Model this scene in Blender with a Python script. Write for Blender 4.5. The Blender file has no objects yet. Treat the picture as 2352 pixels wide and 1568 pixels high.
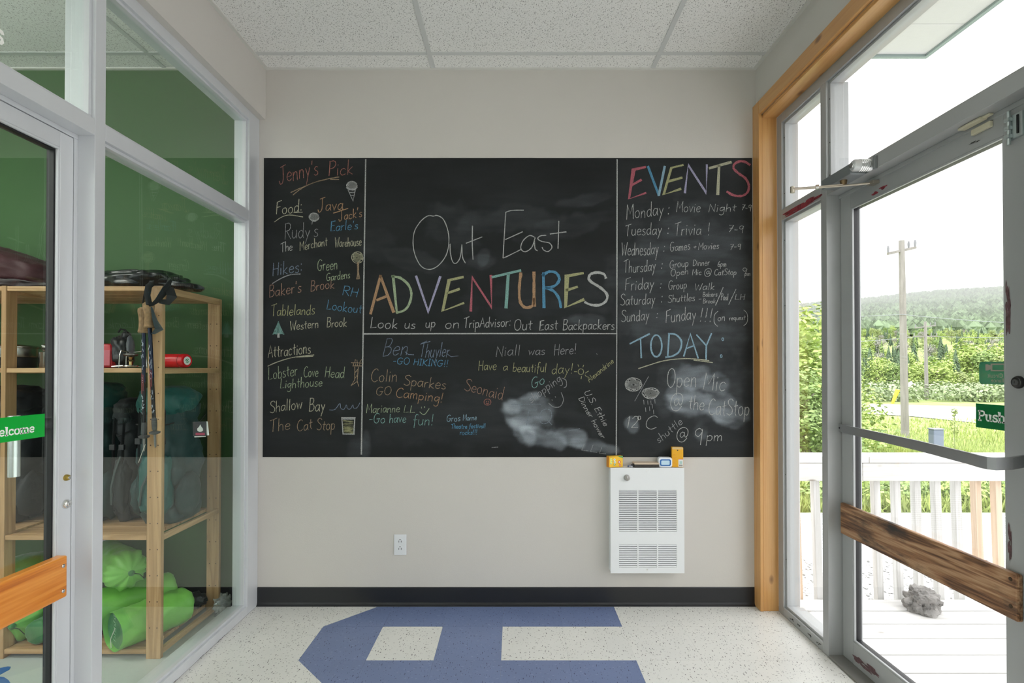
import bpy, bmesh, math, random
from mathutils import Vector, Matrix, noise
R = random.Random(7)
SC = bpy.context.scene
COL = SC.collection

# ---------------------------------------------------------------- camera
CF, CD, CH, CP = 1190.0, 2.888, 1.317, 0.0087
SX, SY = 5.0, 50.6
cam = bpy.data.cameras.new('camera')
cam.sensor_width = 36.0
cam.lens = CF / 2352 * 36
cam.shift_x = -SX / 2352
cam.shift_y = SY / 2352
cam.clip_start = 0.02
cam.clip_end = 3000
camo = bpy.data.objects.new('camera', cam)
COL.objects.link(camo)
camo.location = (0, -CD, CH)
camo.rotation_euler = (math.pi / 2 + CP, 0, 0)
SC.camera = camo

# ---------------------------------------------------------------- sky, lights, exposure
world = bpy.data.worlds.new('overcast_sky')
SC.world = world
world.use_nodes = True
wn = world.node_tree
bg = wn.nodes['Background']
bg.inputs[0].default_value = (0.975, 0.985, 1.0, 1)
# overcast sky: zenith three times as bright as the horizon
_tc = wn.nodes.new('ShaderNodeTexCoord'); _sp = wn.nodes.new('ShaderNodeSeparateXYZ'); _mx = wn.nodes.new('ShaderNodeMath'); _mx.operation = 'MAXIMUM'; _mx.inputs[1].default_value = 0.0
_ma = wn.nodes.new('ShaderNodeMath'); _ma.operation = 'MULTIPLY_ADD'; _ma.inputs[1].default_value = 3.7; _ma.inputs[2].default_value = 1.85
wn.links.new(_tc.outputs['Generated'], _sp.inputs[0]); wn.links.new(_sp.outputs['Z'], _mx.inputs[0]); wn.links.new(_mx.outputs[0], _ma.inputs[0]); wn.links.new(_ma.outputs[0], bg.inputs[1])

def area(name, loc, size, sy, power, rot=(0, 0, 0), color=(1, .97, .92)):
    l = bpy.data.lights.new(name, 'AREA')
    l.shape = 'RECTANGLE'; l.size = size; l.size_y = sy; l.energy = power; l.color = color
    o = bpy.data.objects.new(name, l); COL.objects.link(o)
    o.location = loc; o.rotation_euler = rot
    return o
# fill lamps added out of view in the shop and behind the camera
area('shop_fill_light', (-3.1, -1.5, 2.59), 1.15, .25, 15)
area('shop_fill_light', (-3.1, -3.6, 2.59), 1.15, .25, 15)
area('shop_fill_uplight', (-3.1, -1.5, 2.66), 1.1, .25, 22, (math.pi, 0, 0))
area('shop_fill_uplight', (-3.1, -3.6, 2.66), 1.1, .25, 22, (math.pi, 0, 0))
area('entry_fill_light', (0.1, -3.9, 2.955), 1.15, .55, 5)
vs = SC.view_settings
vs.view_transform = 'Standard'; vs.look = 'None'; vs.gamma = 1.0; vs.use_curve_mapping = False
vs.exposure = 0.17
SC.cycles.max_bounces = 10
SC.cycles.diffuse_bounces = 5
SC.cycles.glossy_bounces = 4
SC.cycles.transparent_max_bounces = 24
SC.cycles.volume_bounces = 0
SC.cycles.use_denoising = True
SC.cycles.sample_clamp_indirect = 6.0

# ---------------------------------------------------------------- measuring helpers
def ray(px, py):
    a = (px - 1176 - SX) / CF
    b = (784 + SY - py) / CF
    c, s = math.cos(CP), math.sin(CP)
    return Vector((a, c - b * s, s + b * c))
def at_y(px, py, y):
    d = ray(px, py); t = (y + CD) / d.y
    return Vector((0, -CD, CH)) + d * t
def at_z(px, py, z):
    d = ray(px, py); t = (z - CH) / d.z
    return Vector((0, -CD, CH)) + d * t
def W(px, py, d):
    return at_y(px, py, d - CD)

# ---------------------------------------------------------------- materials
MATS = {}
def newmat(name):
    m = bpy.data.materials.new(name); m.use_nodes = True
    nt = m.node_tree; b = nt.nodes['Principled BSDF']
    return m, nt, b
def nd(nt, t, **k):
    n = nt.nodes.new(t)
    for a, v in k.items(): setattr(n, a, v)
    return n
def ramp(nt, stops):
    r = nt.nodes.new('ShaderNodeValToRGB')
    e = r.color_ramp.elements
    while len(e) < len(stops): e.new(.5)
    for i, (p, c) in enumerate(stops):
        e[i].position = p; e[i].color = (*c, 1) if len(c) == 3 else c
    return r
def objcoord(nt, scale=(1, 1, 1), rand=0.0, kind='Object'):
    tc = nt.nodes.new('ShaderNodeTexCoord'); mp = nt.nodes.new('ShaderNodeMapping')
    mp.inputs['Scale'].default_value = scale
    out = tc.outputs[kind]
    if rand:
        oi = nt.nodes.new('ShaderNodeObjectInfo'); mu = nt.nodes.new('ShaderNodeMath'); mu.operation = 'MULTIPLY'
        mu.inputs[1].default_value = rand
        nt.links.new(oi.outputs['Random'], mu.inputs[0])
        ad = nt.nodes.new('ShaderNodeVectorMath'); ad.operation = 'ADD'
        nt.links.new(out, ad.inputs[0]); nt.links.new(mu.outputs[0], ad.inputs[1]); out = ad.outputs[0]
    nt.links.new(out, mp.inputs[0])
    return mp.outputs[0]
def mat(name, color, rough=.6, metal=0., var=0., vscale=6., bump=0., bscale=80., spec=.5, emit=None, stretch=(1, 1, 1), coat=0.):
    if name in MATS: return MATS[name]
    m, nt, b = newmat(name)
    b.inputs['Roughness'].default_value = rough
    b.inputs['Metallic'].default_value = metal
    b.inputs['Specular IOR Level'].default_value = spec
    b.inputs['Coat Weight'].default_value = coat
    b.inputs['Base Color'].default_value = (*color, 1)
    if var:
        v = objcoord(nt, stretch, 13.0)
        n = nd(nt, 'ShaderNodeTexNoise'); n.inputs['Scale'].default_value = vscale; n.inputs['Detail'].default_value = 6
        nt.links.new(v, n.inputs['Vector'])
        lo = tuple(c * (1 - var) for c in color); hi = tuple(min(1, c * (1 + var)) for c in color)
        r = ramp(nt, [(.3, lo), (.7, hi)])
        nt.links.new(n.outputs['Fac'], r.inputs[0]); nt.links.new(r.outputs[0], b.inputs['Base Color'])
    if bump:
        v = objcoord(nt, stretch)
        n = nd(nt, 'ShaderNodeTexNoise'); n.inputs['Scale'].default_value = bscale; n.inputs['Detail'].default_value = 4
        nt.links.new(v, n.inputs['Vector'])
        bp = nd(nt, 'ShaderNodeBump'); bp.inputs['Strength'].default_value = bump; bp.inputs['Distance'].default_value = .005
        nt.links.new(n.outputs['Fac'], bp.inputs['Height']); nt.links.new(bp.outputs[0], b.inputs['Normal'])
    if emit:
        b.inputs['Emission Color'].default_value = (*color, 1); b.inputs['Emission Strength'].default_value = emit
    MATS[name] = m
    return m
def wood(name, c1, c2, c3, axis=2, rough=.5, knots=True, gs=1.0, dark=None, coat=0., bands=22.):
    if name in MATS: return MATS[name]
    m, nt, b = newmat(name)
    sc = [14 * gs] * 3; sc[axis] = 0.9 * gs
    v = objcoord(nt, tuple(sc), 9.0)
    n = nd(nt, 'ShaderNodeTexNoise'); n.inputs['Scale'].default_value = 1.0; n.inputs['Detail'].default_value = 3; n.inputs['Distortion'].default_value = 1.2
    nt.links.new(v, n.inputs['Vector'])
    mu = nd(nt, 'ShaderNodeMath', operation='MULTIPLY'); mu.inputs[1].default_value = bands
    nt.links.new(n.outputs['Fac'], mu.inputs[0])
    sn = nd(nt, 'ShaderNodeMath', operation='SINE'); nt.links.new(mu.outputs[0], sn.inputs[0])
    sc2 = [160 * gs] * 3; sc2[axis] = 5 * gs
    v2 = objcoord(nt, tuple(sc2), 9.0)
    n2 = nd(nt, 'ShaderNodeTexNoise'); n2.inputs['Scale'].default_value = 1.0; n2.inputs['Detail'].default_value = 4
    nt.links.new(v2, n2.inputs['Vector'])
    m1 = nd(nt, 'ShaderNodeMath', operation='MULTIPLY_ADD'); m1.inputs[1].default_value = .18; m1.inputs[2].default_value = .22
    nt.links.new(sn.outputs[0], m1.inputs[0])
    m2 = nd(nt, 'ShaderNodeMath', operation='MULTIPLY_ADD'); m2.inputs[1].default_value = .55
    nt.links.new(n2.outputs['Fac'], m2.inputs[0]); nt.links.new(m1.outputs[0], m2.inputs[2])
    r = ramp(nt, [(.25, c1), (.5, c2), (.78, c3)])
    nt.links.new(m2.outputs[0], r.inputs[0])
    out = r.outputs[0]
    if dark:
        sc3 = [9] * 3; sc3[axis] = 2.2
        v3 = objcoord(nt, tuple(sc3), 9.0)
        n3 = nd(nt, 'ShaderNodeTexNoise'); n3.inputs['Scale'].default_value = 1.0; n3.inputs['Detail'].default_value = 8; n3.inputs['Roughness'].default_value = .7
        nt.links.new(v3, n3.inputs['Vector'])
        r3 = ramp(nt, [(.52, (0, 0, 0)), (.66, (1, 1, 1))]); nt.links.new(n3.outputs['Fac'], r3.inputs[0])
        mx = nd(nt, 'ShaderNodeMixRGB'); nt.links.new(r3.outputs[0], mx.inputs[0]); nt.links.new(out, mx.inputs[1]); mx.inputs[2].default_value = (*dark, 1)
        out = mx.outputs[0]
    if knots:
        sc4 = [7] * 3; sc4[axis] = 3.5
        v4 = objcoord(nt, tuple(sc4), 5.0)
        vo = nd(nt, 'ShaderNodeTexVoronoi'); vo.inputs['Scale'].default_value = 1.0
        nt.links.new(v4, vo.inputs['Vector'])
        r4 = ramp(nt, [(.05, (1, 1, 1)), (.12, (0, 0, 0))]); nt.links.new(vo.outputs['Distance'], r4.inputs[0])
        mx = nd(nt, 'ShaderNodeMixRGB'); nt.links.new(r4.outputs[0], mx.inputs[0]); nt.links.new(out, mx.inputs[1]); mx.inputs[2].default_value = (c1[0] * .4, c1[1] * .35, c1[2] * .3, 1)
        out = mx.outputs[0]
    nt.links.new(out, b.inputs['Base Color'])
    b.inputs['Roughness'].default_value = rough; b.inputs['Coat Weight'].default_value = coat; b.inputs['Coat Roughness'].default_value = .15
    bp = nd(nt, 'ShaderNodeBump'); bp.inputs['Strength'].default_value = .25; bp.inputs['Distance'].default_value = .002
    nt.links.new(m2.outputs[0], bp.inputs['Height']); nt.links.new(bp.outputs[0], b.inputs['Normal'])
    MATS[name] = m
    return m
def glassmat(name, tint=(.93, .97, .95), k=1.0, haze=0.0):
    if name in MATS: return MATS[name]
    m = bpy.data.materials.new(name); m.use_nodes = True
    nt = m.node_tree; nt.nodes.clear()
    out = nd(nt, 'ShaderNodeOutputMaterial')
    tr = nd(nt, 'ShaderNodeBsdfTransparent'); tr.inputs[0].default_value = (*tint, 1)
    gl = nd(nt, 'ShaderNodeBsdfGlossy'); gl.inputs['Roughness'].default_value = .0; gl.inputs[0].default_value = (1, 1, 1, 1)
    g = nd(nt, 'ShaderNodeNewGeometry')
    dt = nd(nt, 'ShaderNodeVectorMath', operation='DOT_PRODUCT')
    nt.links.new(g.outputs['Incoming'], dt.inputs[0]); nt.links.new(g.outputs['Normal'], dt.inputs[1])
    ab = nd(nt, 'ShaderNodeMath', operation='ABSOLUTE'); nt.links.new(dt.outputs['Value'], ab.inputs[0])
    om = nd(nt, 'ShaderNodeMath', operation='SUBTRACT'); om.inputs[0].default_value = 1; nt.links.new(ab.outputs[0], om.inputs[1])
    pw = nd(nt, 'ShaderNodeMath', operation='POWER'); pw.inputs[1].default_value = 5; nt.links.new(om.outputs[0], pw.inputs[0])
    ma = nd(nt, 'ShaderNodeMath', operation='MULTIPLY_ADD'); ma.inputs[1].default_value = .96 * k; ma.inputs[2].default_value = .04 * k
    nt.links.new(pw.outputs[0], ma.inputs[0])
    mx = nd(nt, 'ShaderNodeMixShader')
    nt.links.new(ma.outputs[0], mx.inputs[0]); nt.links.new(tr.outputs[0], mx.inputs[1]); nt.links.new(gl.outputs[0], mx.inputs[2])
    last = mx
    if haze:
        df = nd(nt, 'ShaderNodeBsdfDiffuse'); df.inputs[0].default_value = (.9, .9, .9, 1)
        n = nd(nt, 'ShaderNodeTexNoise'); n.inputs['Scale'].default_value = 3; n.inputs['Detail'].default_value = 6
        nt.links.new(objcoord(nt), n.inputs['Vector'])
        mm = nd(nt, 'ShaderNodeMath', operation='MULTIPLY'); mm.inputs[1].default_value = haze; nt.links.new(n.outputs['Fac'], mm.inputs[0])
        m2 = nd(nt, 'ShaderNodeMixShader'); nt.links.new(mm.outputs[0], m2.inputs[0]); nt.links.new(mx.outputs[0], m2.inputs[1]); nt.links.new(df.outputs[0], m2.inputs[2])
        last = m2
    nt.links.new(last.outputs[0], out.inputs[0])
    MATS[name] = m
    return m
def alum(name, col, rough=.45, metal=.35):
    if name in MATS: return MATS[name]
    m = mat(name, col, rough, metal, var=.05, vscale=3, bump=.04, bscale=60, stretch=(1, 1, .3))
    return m

ALU_L = alum('silver_aluminium', (.66, .68, .71), .42, .25)
ALU_R = alum('grey_painted_aluminium', (.42, .43, .435), .45, .2)
GLASS = glassmat('shop_glass', (.93, .97, .95), 1.15)
GLASSO = glassmat('window_glass', (.985, .985, .98), 1.0, .02)
RUB = mat('black_rubber', (.006, .006, .008), .45)
CHROME = mat('brushed_chrome', (.75, .75, .74), .22, 1.)
WHITEP = mat('white_paint', (.82, .83, .84), .5, bump=.08, bscale=30)
BEIGE = mat('beige_wall_paint', (.60, .575, .54), .62, var=.015, vscale=1.5, bump=.10, bscale=220)
GREEN = mat('green_wall_paint', (.044, .122, .034), .6, var=.05, vscale=1.2, bump=.08, bscale=200)
BLACKV = mat('black_vinyl', (.012, .013, .016), .35, bump=.06, bscale=30)
PINE = wood('pine_z', (.38, .22, .10), (.49, .295, .145), (.57, .365, .19), 2)
PINEY = wood('pine_y', (.38, .22, .10), (.49, .295, .145), (.57, .365, .19), 1)
PINEX = wood('pine_x', (.38, .22, .10), (.49, .295, .145), (.57, .365, .19), 0)
TRIMZ = wood('fir_trim_z', (.56, .28, .09), (.62, .33, .115), (.67, .38, .145), 2, rough=.35, coat=.25, bands=12)
TRIMY = wood('fir_trim_y', (.56, .28, .09), (.62, .33, .115), (.67, .38, .145), 1, rough=.35, coat=.25, bands=12)

# ---------------------------------------------------------------- mesh builder
class MB:
    def __init__(s): s.bm = bmesh.new()
    def box(s, a, b, bev=0., rot=None, piv=None):
        lo = [min(a[i], b[i]) for i in range(3)]; hi = [max(a[i], b[i]) for i in range(3)]
        vs_ = [s.bm.verts.new((x, y, z)) for x in (lo[0], hi[0]) for y in (lo[1], hi[1]) for z in (lo[2], hi[2])]
        fs = []
        for f in ((0, 1, 3, 2), (4, 6, 7, 5), (0, 4, 5, 1), (2, 3, 7, 6), (0, 2, 6, 4), (1, 5, 7, 3)):
            fs.append(s.bm.faces.new([vs_[i] for i in f]))
        if bev:
            es = list({e for f in fs for e in f.edges})
            r = bmesh.ops.bevel(s.bm, geom=es, offset=bev, segments=2, affect='EDGES', profile=.5)
            vs_ = list({v for f in r['faces'] for v in f.verts} | {v for v in vs_ if v.is_valid})
        if rot is not None:
            c = Vector(piv) if piv is not None else Vector([(lo[i] + hi[i]) / 2 for i in range(3)])
            for v in vs_: v.co = c + rot @ (v.co - c)
        return s
    def tube(s, pts, r, n=10, caps=True, flat=None):
        pts = [Vector(p) for p in pts]
        rs = r if isinstance(r, (list, tuple)) else [r] * len(pts)
        rings = []; up0 = None
        for i, p in enumerate(pts):
            t = (pts[min(i + 1, len(pts) - 1)] - pts[max(i - 1, 0)])
            if t.length < 1e-9: t = Vector((0, 0, 1))
            t.normalize()
            if up0 is None: up0 = Vector((0, 0, 1)) if abs(t.z) < .9 else Vector((1, 0, 0))
            a = t.cross(up0).normalized(); b = a.cross(t).normalized(); up0 = b
            ring = []
            for k in range(n):
                th = 2 * math.pi * k / n
                fx, fy = (1, 1) if flat is None else flat
                ring.append(s.bm.verts.new(p + a * math.cos(th) * rs[i] * fx + b * math.sin(th) * rs[i] * fy))
            rings.append(ring)
        for i in range(len(rings) - 1):
            for k in range(n):
                s.bm.faces.new((rings[i][k], rings[i][(k + 1) % n], rings[i + 1][(k + 1) % n], rings[i + 1][k]))
        if caps:
            s.bm.faces.new(rings[0][::-1]); s.bm.faces.new(rings[-1])
        return s
    def prism(s, pts, vec):
        a = [s.bm.verts.new(p) for p in pts]; b = [s.bm.verts.new(Vector(p) + Vector(vec)) for p in pts]
        s.bm.faces.new(a[::-1]); s.bm.faces.new(b)
        for i in range(len(a)):
            j = (i + 1) % len(a); s.bm.faces.new((a[i], a[j], b[j], b[i]))
        return s
    def quad(s, p):
        s.bm.faces.new([s.bm.verts.new(q) for q in p]); return s
    def blob(s, c, r, seed=0, amp=.15, freq=3., sub=4, squash=None, floor=None, sharp=1.):
        c = Vector(c)
        rr = bmesh.ops.create_icosphere(s.bm, subdivisions=sub, radius=1.0)
        for v in rr['verts']:
            d = v.co.copy()
            p = Vector([math.copysign(abs(d[i]) ** sharp, d[i]) for i in range(3)])
            nz = noise.fractal(d * freq + Vector((seed * 7.3, seed * 3.1, 1.7)), 1.0, 2.0, 5)
            p = p * (1 + amp * nz)
            v.co = c + Vector((p.x * r[0], p.y * r[1], p.z * r[2]))
            if floor is not None and v.co.z < floor: v.co.z = floor + (v.co.z - floor) * .02
        return s
    def wrinkle(s, amp, freq, seed=0):
        s.bm.normal_update()
        for v in s.bm.verts:
            v.co += v.normal * amp * noise.fractal(v.co * freq + Vector((seed, seed * 2, 0)), 1., 2., 4)
        return s
    def build(s, name, m, parent=None, label=None, cat=None, group=None, kind=None, smooth=False, origin=None):
        bm = s.bm
        bmesh.ops.recalc_face_normals(bm, faces=bm.faces)
        L = Vector(parent.get('_loc', (0, 0, 0))) if parent else Vector((0, 0, 0))
        lo = Vector([min(v.co[i] for v in bm.verts) for i in range(3)]); hi = Vector([max(v.co[i] for v in bm.verts) for i in range(3)])
        c = (lo + hi) / 2
        if origin is not None: c = Vector(origin)
        elif parent is None: c.z = lo.z
        for v in bm.verts: v.co -= c
        me = bpy.data.meshes.new(name); bm.to_mesh(me); bm.free()
        if m is not None: me.materials.append(m)
        if smooth:
            me.polygons.foreach_set('use_smooth', [True] * len(me.polygons))
            if smooth != 'all': me.set_sharp_from_angle(angle=math.radians(smooth if smooth > 1 else 40))
        o = bpy.data.objects.new(name, me); COL.objects.link(o)
        o['_loc'] = tuple(c)
        if parent: o.parent = parent; o.location = c - L
        else: o.location = c
        tag(o, label, cat, group, kind)
        return o
def tag(o, label=None, cat=None, group=None, kind=None):
    if label: o['label'] = label
    if cat: o['category'] = cat
    if group: o['group'] = group
    if kind: o['kind'] = kind
    return o
def empty(name, loc, label=None, cat=None, group=None, kind=None):
    o = bpy.data.objects.new(name, None); COL.objects.link(o); o.location = loc; o['_loc'] = tuple(loc)
    o.empty_display_size = .05
    return tag(o, label, cat, group, kind)
def bx(name, a, b, m, parent=None, bev=0., **k):
    return MB().box(a, b, bev).build(name, m, parent, **k)
def copy_tree(o, loc, rz=0, sc=1.0, label=None):
    c = o.copy(); COL.objects.link(c); c.location = loc; c.rotation_euler = (0, 0, rz)
    c.scale = (sc, sc, sc) if not isinstance(sc, tuple) else sc
    if label: c['label'] = label
    for ch in o.children:
        d = ch.copy(); COL.objects.link(d); d.parent = c
        for g in ch.children:
            e = g.copy(); COL.objects.link(e); e.parent = d
    return c
# ================================================================ SETTING
S = dict(kind='structure')
XL, XR = -1.425, 1.434          # faces of the glazed frames
ZC = 2.987
BACKY = -4.7                    # wall behind the photographer
# ---- floor tiles (vinyl composition tile, 305 mm)
def tilemat(name, base, lo, dash, seed, rough=.28):
    m, nt, b = newmat(name)
    oi = nd(nt, 'ShaderNodeObjectInfo')
    tc = nd(nt, 'ShaderNodeTexCoord')
    ad = nd(nt, 'ShaderNodeVectorMath', operation='ADD')
    mu = nd(nt, 'ShaderNodeMath', operation='MULTIPLY'); mu.inputs[1].default_value = 37.
    nt.links.new(oi.outputs['Random'], mu.inputs[0])
    nt.links.new(tc.outputs['Object'], ad.inputs[0]); nt.links.new(mu.outputs[0], ad.inputs[1])
    n0 = nd(nt, 'ShaderNodeTexNoise'); n0.inputs['Scale'].default_value = 5; n0.inputs['Detail'].default_value = 5
    nt.links.new(ad.outputs[0], n0.inputs['Vector'])
    r0 = ramp(nt, [(.3, lo), (.7, base)]); nt.links.new(n0.outputs['Fac'], r0.inputs[0])
    out = r0.outputs[0]
    for k, (sx, sy, th, col, rot) in enumerate(((230, 75, .11, dash[0], .2), (80, 210, .10, dash[1], -.3), (330, 120, .10, dash[0], .9))):
        mp = nd(nt, 'ShaderNodeMapping'); mp.inputs['Scale'].default_value = (sx, sy, 1); mp.inputs['Rotation'].default_value = (0, 0, rot)
        nt.links.new(ad.outputs[0], mp.inputs[0])
        nv = nd(nt, 'ShaderNodeTexNoise'); nv.inputs['Scale'].default_value = .35; nt.links.new(mp.outputs[0], nv.inputs['Vector'])
        mxv = nd(nt, 'ShaderNodeVectorMath', operation='MULTIPLY_ADD')
        mxv.inputs[1].default_value = (1.2, 1.2, 0); nt.links.new(nv.outputs['Color'], mxv.inputs[0]); nt.links.new(mp.outputs[0], mxv.inputs[2])
        vo = nd(nt, 'ShaderNodeTexVoronoi'); vo.voronoi_dimensions = '2D'; vo.inputs['Scale'].default_value = .30
        nt.links.new(mxv.outputs[0], vo.inputs['Vector'])
        sp = nd(nt, 'ShaderNodeSeparateColor'); nt.links.new(vo.outputs['Color'], sp.inputs[0])
        # only some cells carry a chip, of random size
        mm = nd(nt, 'ShaderNodeMath', operation='MULTIPLY'); mm.inputs[1].default_value = th * 1.35; nt.links.new(sp.outputs[0], mm.inputs[0])
        lt = nd(nt, 'ShaderNodeMath', operation='LESS_THAN'); nt.links.new(vo.outputs['Distance'], lt.inputs[0]); nt.links.new(mm.outputs[0], lt.inputs[1])
        g2 = nd(nt, 'ShaderNodeMath', operation='GREATER_THAN'); g2.inputs[1].default_value = .35; nt.links.new(sp.outputs[1], g2.inputs[0])
        al = nd(nt, 'ShaderNodeMath', operation='MULTIPLY'); nt.links.new(lt.outputs[0], al.inputs[0]); nt.links.new(g2.outputs[0], al.inputs[1])
        mx = nd(nt, 'ShaderNodeMixRGB'); nt.links.new(al.outputs[0], mx.inputs[0]); nt.links.new(out, mx.inputs[1]); mx.inputs[2].default_value = (*col, 1)
        out = mx.outputs[0]
    nt.links.new(out, b.inputs['Base Color'])
    nr = nd(nt, 'ShaderNodeTexNoise'); nr.inputs['Scale'].default_value = 9; nt.links.new(tc.outputs['Object'], nr.inputs['Vector'])
    rr = nd(nt, 'ShaderNodeMapRange'); rr.inputs[3].default_value = rough - .06; rr.inputs[4].default_value = rough + .12
    nt.links.new(nr.outputs['Fac'], rr.inputs[0]); nt.links.new(rr.outputs[0], b.inputs['Roughness'])
    return m
TW = tilemat('white_vinyl_tile', (.76, .755, .72), (.71, .71, .68), ((.16, .15, .15), (.36, .35, .34)), 1)
TB = tilemat('blue_vinyl_tile', (.165, .215, .385), (.145, .19, .345), ((.05, .06, .14), (.24, .29, .46)), 2)
JNT = mat('tile_joint', (.30, .30, .28), .8)
floor = bx('floor', (XL - .14, BACKY, -.12), (XR + .10, .0, -.004), JNT, label='speckled white vinyl tile floor of the entry with a blue tile pattern', **S)
G = .3048; GX0 = -.059; rows = [0.0, -.236] + [-.236 - G * k for k in range(1, 16)]
def tile_poly(pts, m, name='floor_tile'):
    me_pts = [Vector((x, y, -.0035)) for x, y in pts]
    cx = sum(p.x for p in me_pts) / len(me_pts); cy = sum(p.y for p in me_pts) / len(me_pts)
    sh = []
    for p in me_pts:
        d = Vector((p.x - cx, p.y - cy, 0)); 
        sh.append(Vector((p.x - math.copysign(.00025, d.x), p.y - math.copysign(.00025, d.y), p.z)))
    return MB().prism(sh, (0, 0, .0035)).build(name, m, floor)
full = {}
cols = [GX0 + G * k for k in range(-6, 7)]
def tile(i, j):
    x0, x1 = max(cols[i], XL), min(cols[i + 1], XR); y1, y0 = rows[j], max(rows[j + 1], BACKY)
    if x1 - x0 < .02 or y1 - y0 < .02: return
    k = i - 6                                   # column k spans GX0+G*k ..
    blue = False; diag = None
    if j == 0:
        if k == -3: diag = 'top'
        elif -2 <= k <= 1: blue = True
    if j == 1 and k in (-3, -1): blue = True
    if j == 2:
        if k == -3: diag = 'bot'
        elif -2 <= k <= 1: blue = True
    if j == 3 and k in (-2, -1): blue = True
    if diag == 'top':
        tile_poly([(x0, y0), (x1, y0), (x1, y1), (x0 + (y1 - y0), y1)], TB); tile_poly([(x0, y0), (x0 + (y1 - y0), y1), (x0, y1)], TW); return
    if diag == 'bot':
        tile_poly([(x0, y1), (x1, y0), (x1, y1)], TB); tile_poly([(x0, y1), (x0, y0), (x1, y0)], TW); return
    m = TB if blue else TW
    isfull = abs(x1 - x0 - G) < 1e-4 and abs(y1 - y0 - G) < 1e-4
    if isfull and m.name in full:
        o = full[m.name].copy(); COL.objects.link(o)
        base = Vector(floor['_loc']); o.location = Vector(((x0 + x1) / 2, (y0 + y1) / 2, -.00175)) - base; return
    o = tile_poly([(x0, y0), (x1, y0), (x1, y1), (x0, y1)], m)
    if isfull: full[m.name] = o
for j in range(len(rows) - 1):
    for i in range(len(cols) - 1): tile(i, j)

# ---- shop floor
SHOPF = mat('shop_floor_vinyl', (.52, .56, .54), .3, var=.05, vscale=5)
sfloor = bx('floor', (-5.2, BACKY, -.12), (XL - .14, .02, 0), SHOPF, label='pale grey green vinyl floor of the shop behind the glass', **S)
BLUEI = mat('blue_floor_inlay', (.02, .14, .42), .3)
def inlay(pts):
    p3 = [at_z(x, y, .0005) for x, y in pts]
    MB().prism([(p.x, p.y, 0.0002) for p in p3], (0, 0, .001)).build('floor_inlay', BLUEI, sfloor, label='blue shape inlaid in the shop floor')
inlay([(-60, 1545), (0, 1534), (18, 1530), (25, 1531), (22, 1537), (0, 1549), (-60, 1568)])
inlay([(-60, 1575), (0, 1554), (10, 1555), (20, 1562), (28, 1575), (30, 1600), (-60, 1600)])

# ---- ceiling
CT, nt, b = newmat('fissured_ceiling_tile')
v = objcoord(nt, (1, 1, 1), 11.)
out = None; base = (.84, .84, .825)
cur = None
for k, (sc, th, rot) in enumerate((((290, 100, 1), .12, .5), ((115, 310, 1), .11, -.4), ((380, 380, 1), .10, 0))):
    mp = nd(nt, 'ShaderNodeMapping'); mp.inputs['Scale'].default_value = sc; mp.inputs['Rotation'].default_value = (0, 0, rot); nt.links.new(v, mp.inputs[0])
    nv = nd(nt, 'ShaderNodeTexNoise'); nv.inputs['Scale'].default_value = .8; nt.links.new(mp.outputs[0], nv.inputs['Vector'])
    wv = nd(nt, 'ShaderNodeVectorMath', operation='MULTIPLY_ADD'); wv.inputs[1].default_value = (1.6, 1.6, 0); nt.links.new(nv.outputs['Color'], wv.inputs[0]); nt.links.new(mp.outputs[0], wv.inputs[2])
    vo = nd(nt, 'ShaderNodeTexVoronoi'); vo.voronoi_dimensions = '2D'; vo.inputs['Scale'].default_value = .42; nt.links.new(wv.outputs[0], vo.inputs['Vector'])
    sp = nd(nt, 'ShaderNodeSeparateColor'); nt.links.new(vo.outputs['Color'], sp.inputs[0])
    mm = nd(nt, 'ShaderNodeMath', operation='MULTIPLY'); mm.inputs[1].default_value = th * 1.7; nt.links.new(sp.outputs[0], mm.inputs[0])
    lt = nd(nt, 'ShaderNodeMath', operation='LESS_THAN'); nt.links.new(vo.outputs['Distance'], lt.inputs[0]); nt.links.new(mm.outputs[0], lt.inputs[1])
    if cur is None: cur = lt.outputs[0]
    else:
        mxx = nd(nt, 'ShaderNodeMath', operation='MAXIMUM'); nt.links.new(cur, mxx.inputs[0]); nt.links.new(lt.outputs[0], mxx.inputs[1]); cur = mxx.outputs[0]
mx = nd(nt, 'ShaderNodeMixRGB'); nt.links.new(cur, mx.inputs[0]); mx.inputs[1].default_value = (*base, 1); mx.inputs[2].default_value = (.36, .36, .35, 1)
nt.links.new(mx.outputs[0], b.inputs['Base Color']); b.inputs['Roughness'].default_value = .9
bp = nd(nt, 'ShaderNodeBump'); bp.invert = True; bp.inputs['Strength'].default_value = .6; bp.inputs['Distance'].default_value = .002
nt.links.new(cur, bp.inputs['Height']); nt.links.new(bp.outputs[0], b.inputs['Normal'])
TBAR = mat('ceiling_tee_paint', (.60, .615, .61), .5)
ANG = mat('ceiling_angle_paint', (.66, .66, .63), .5)
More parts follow.
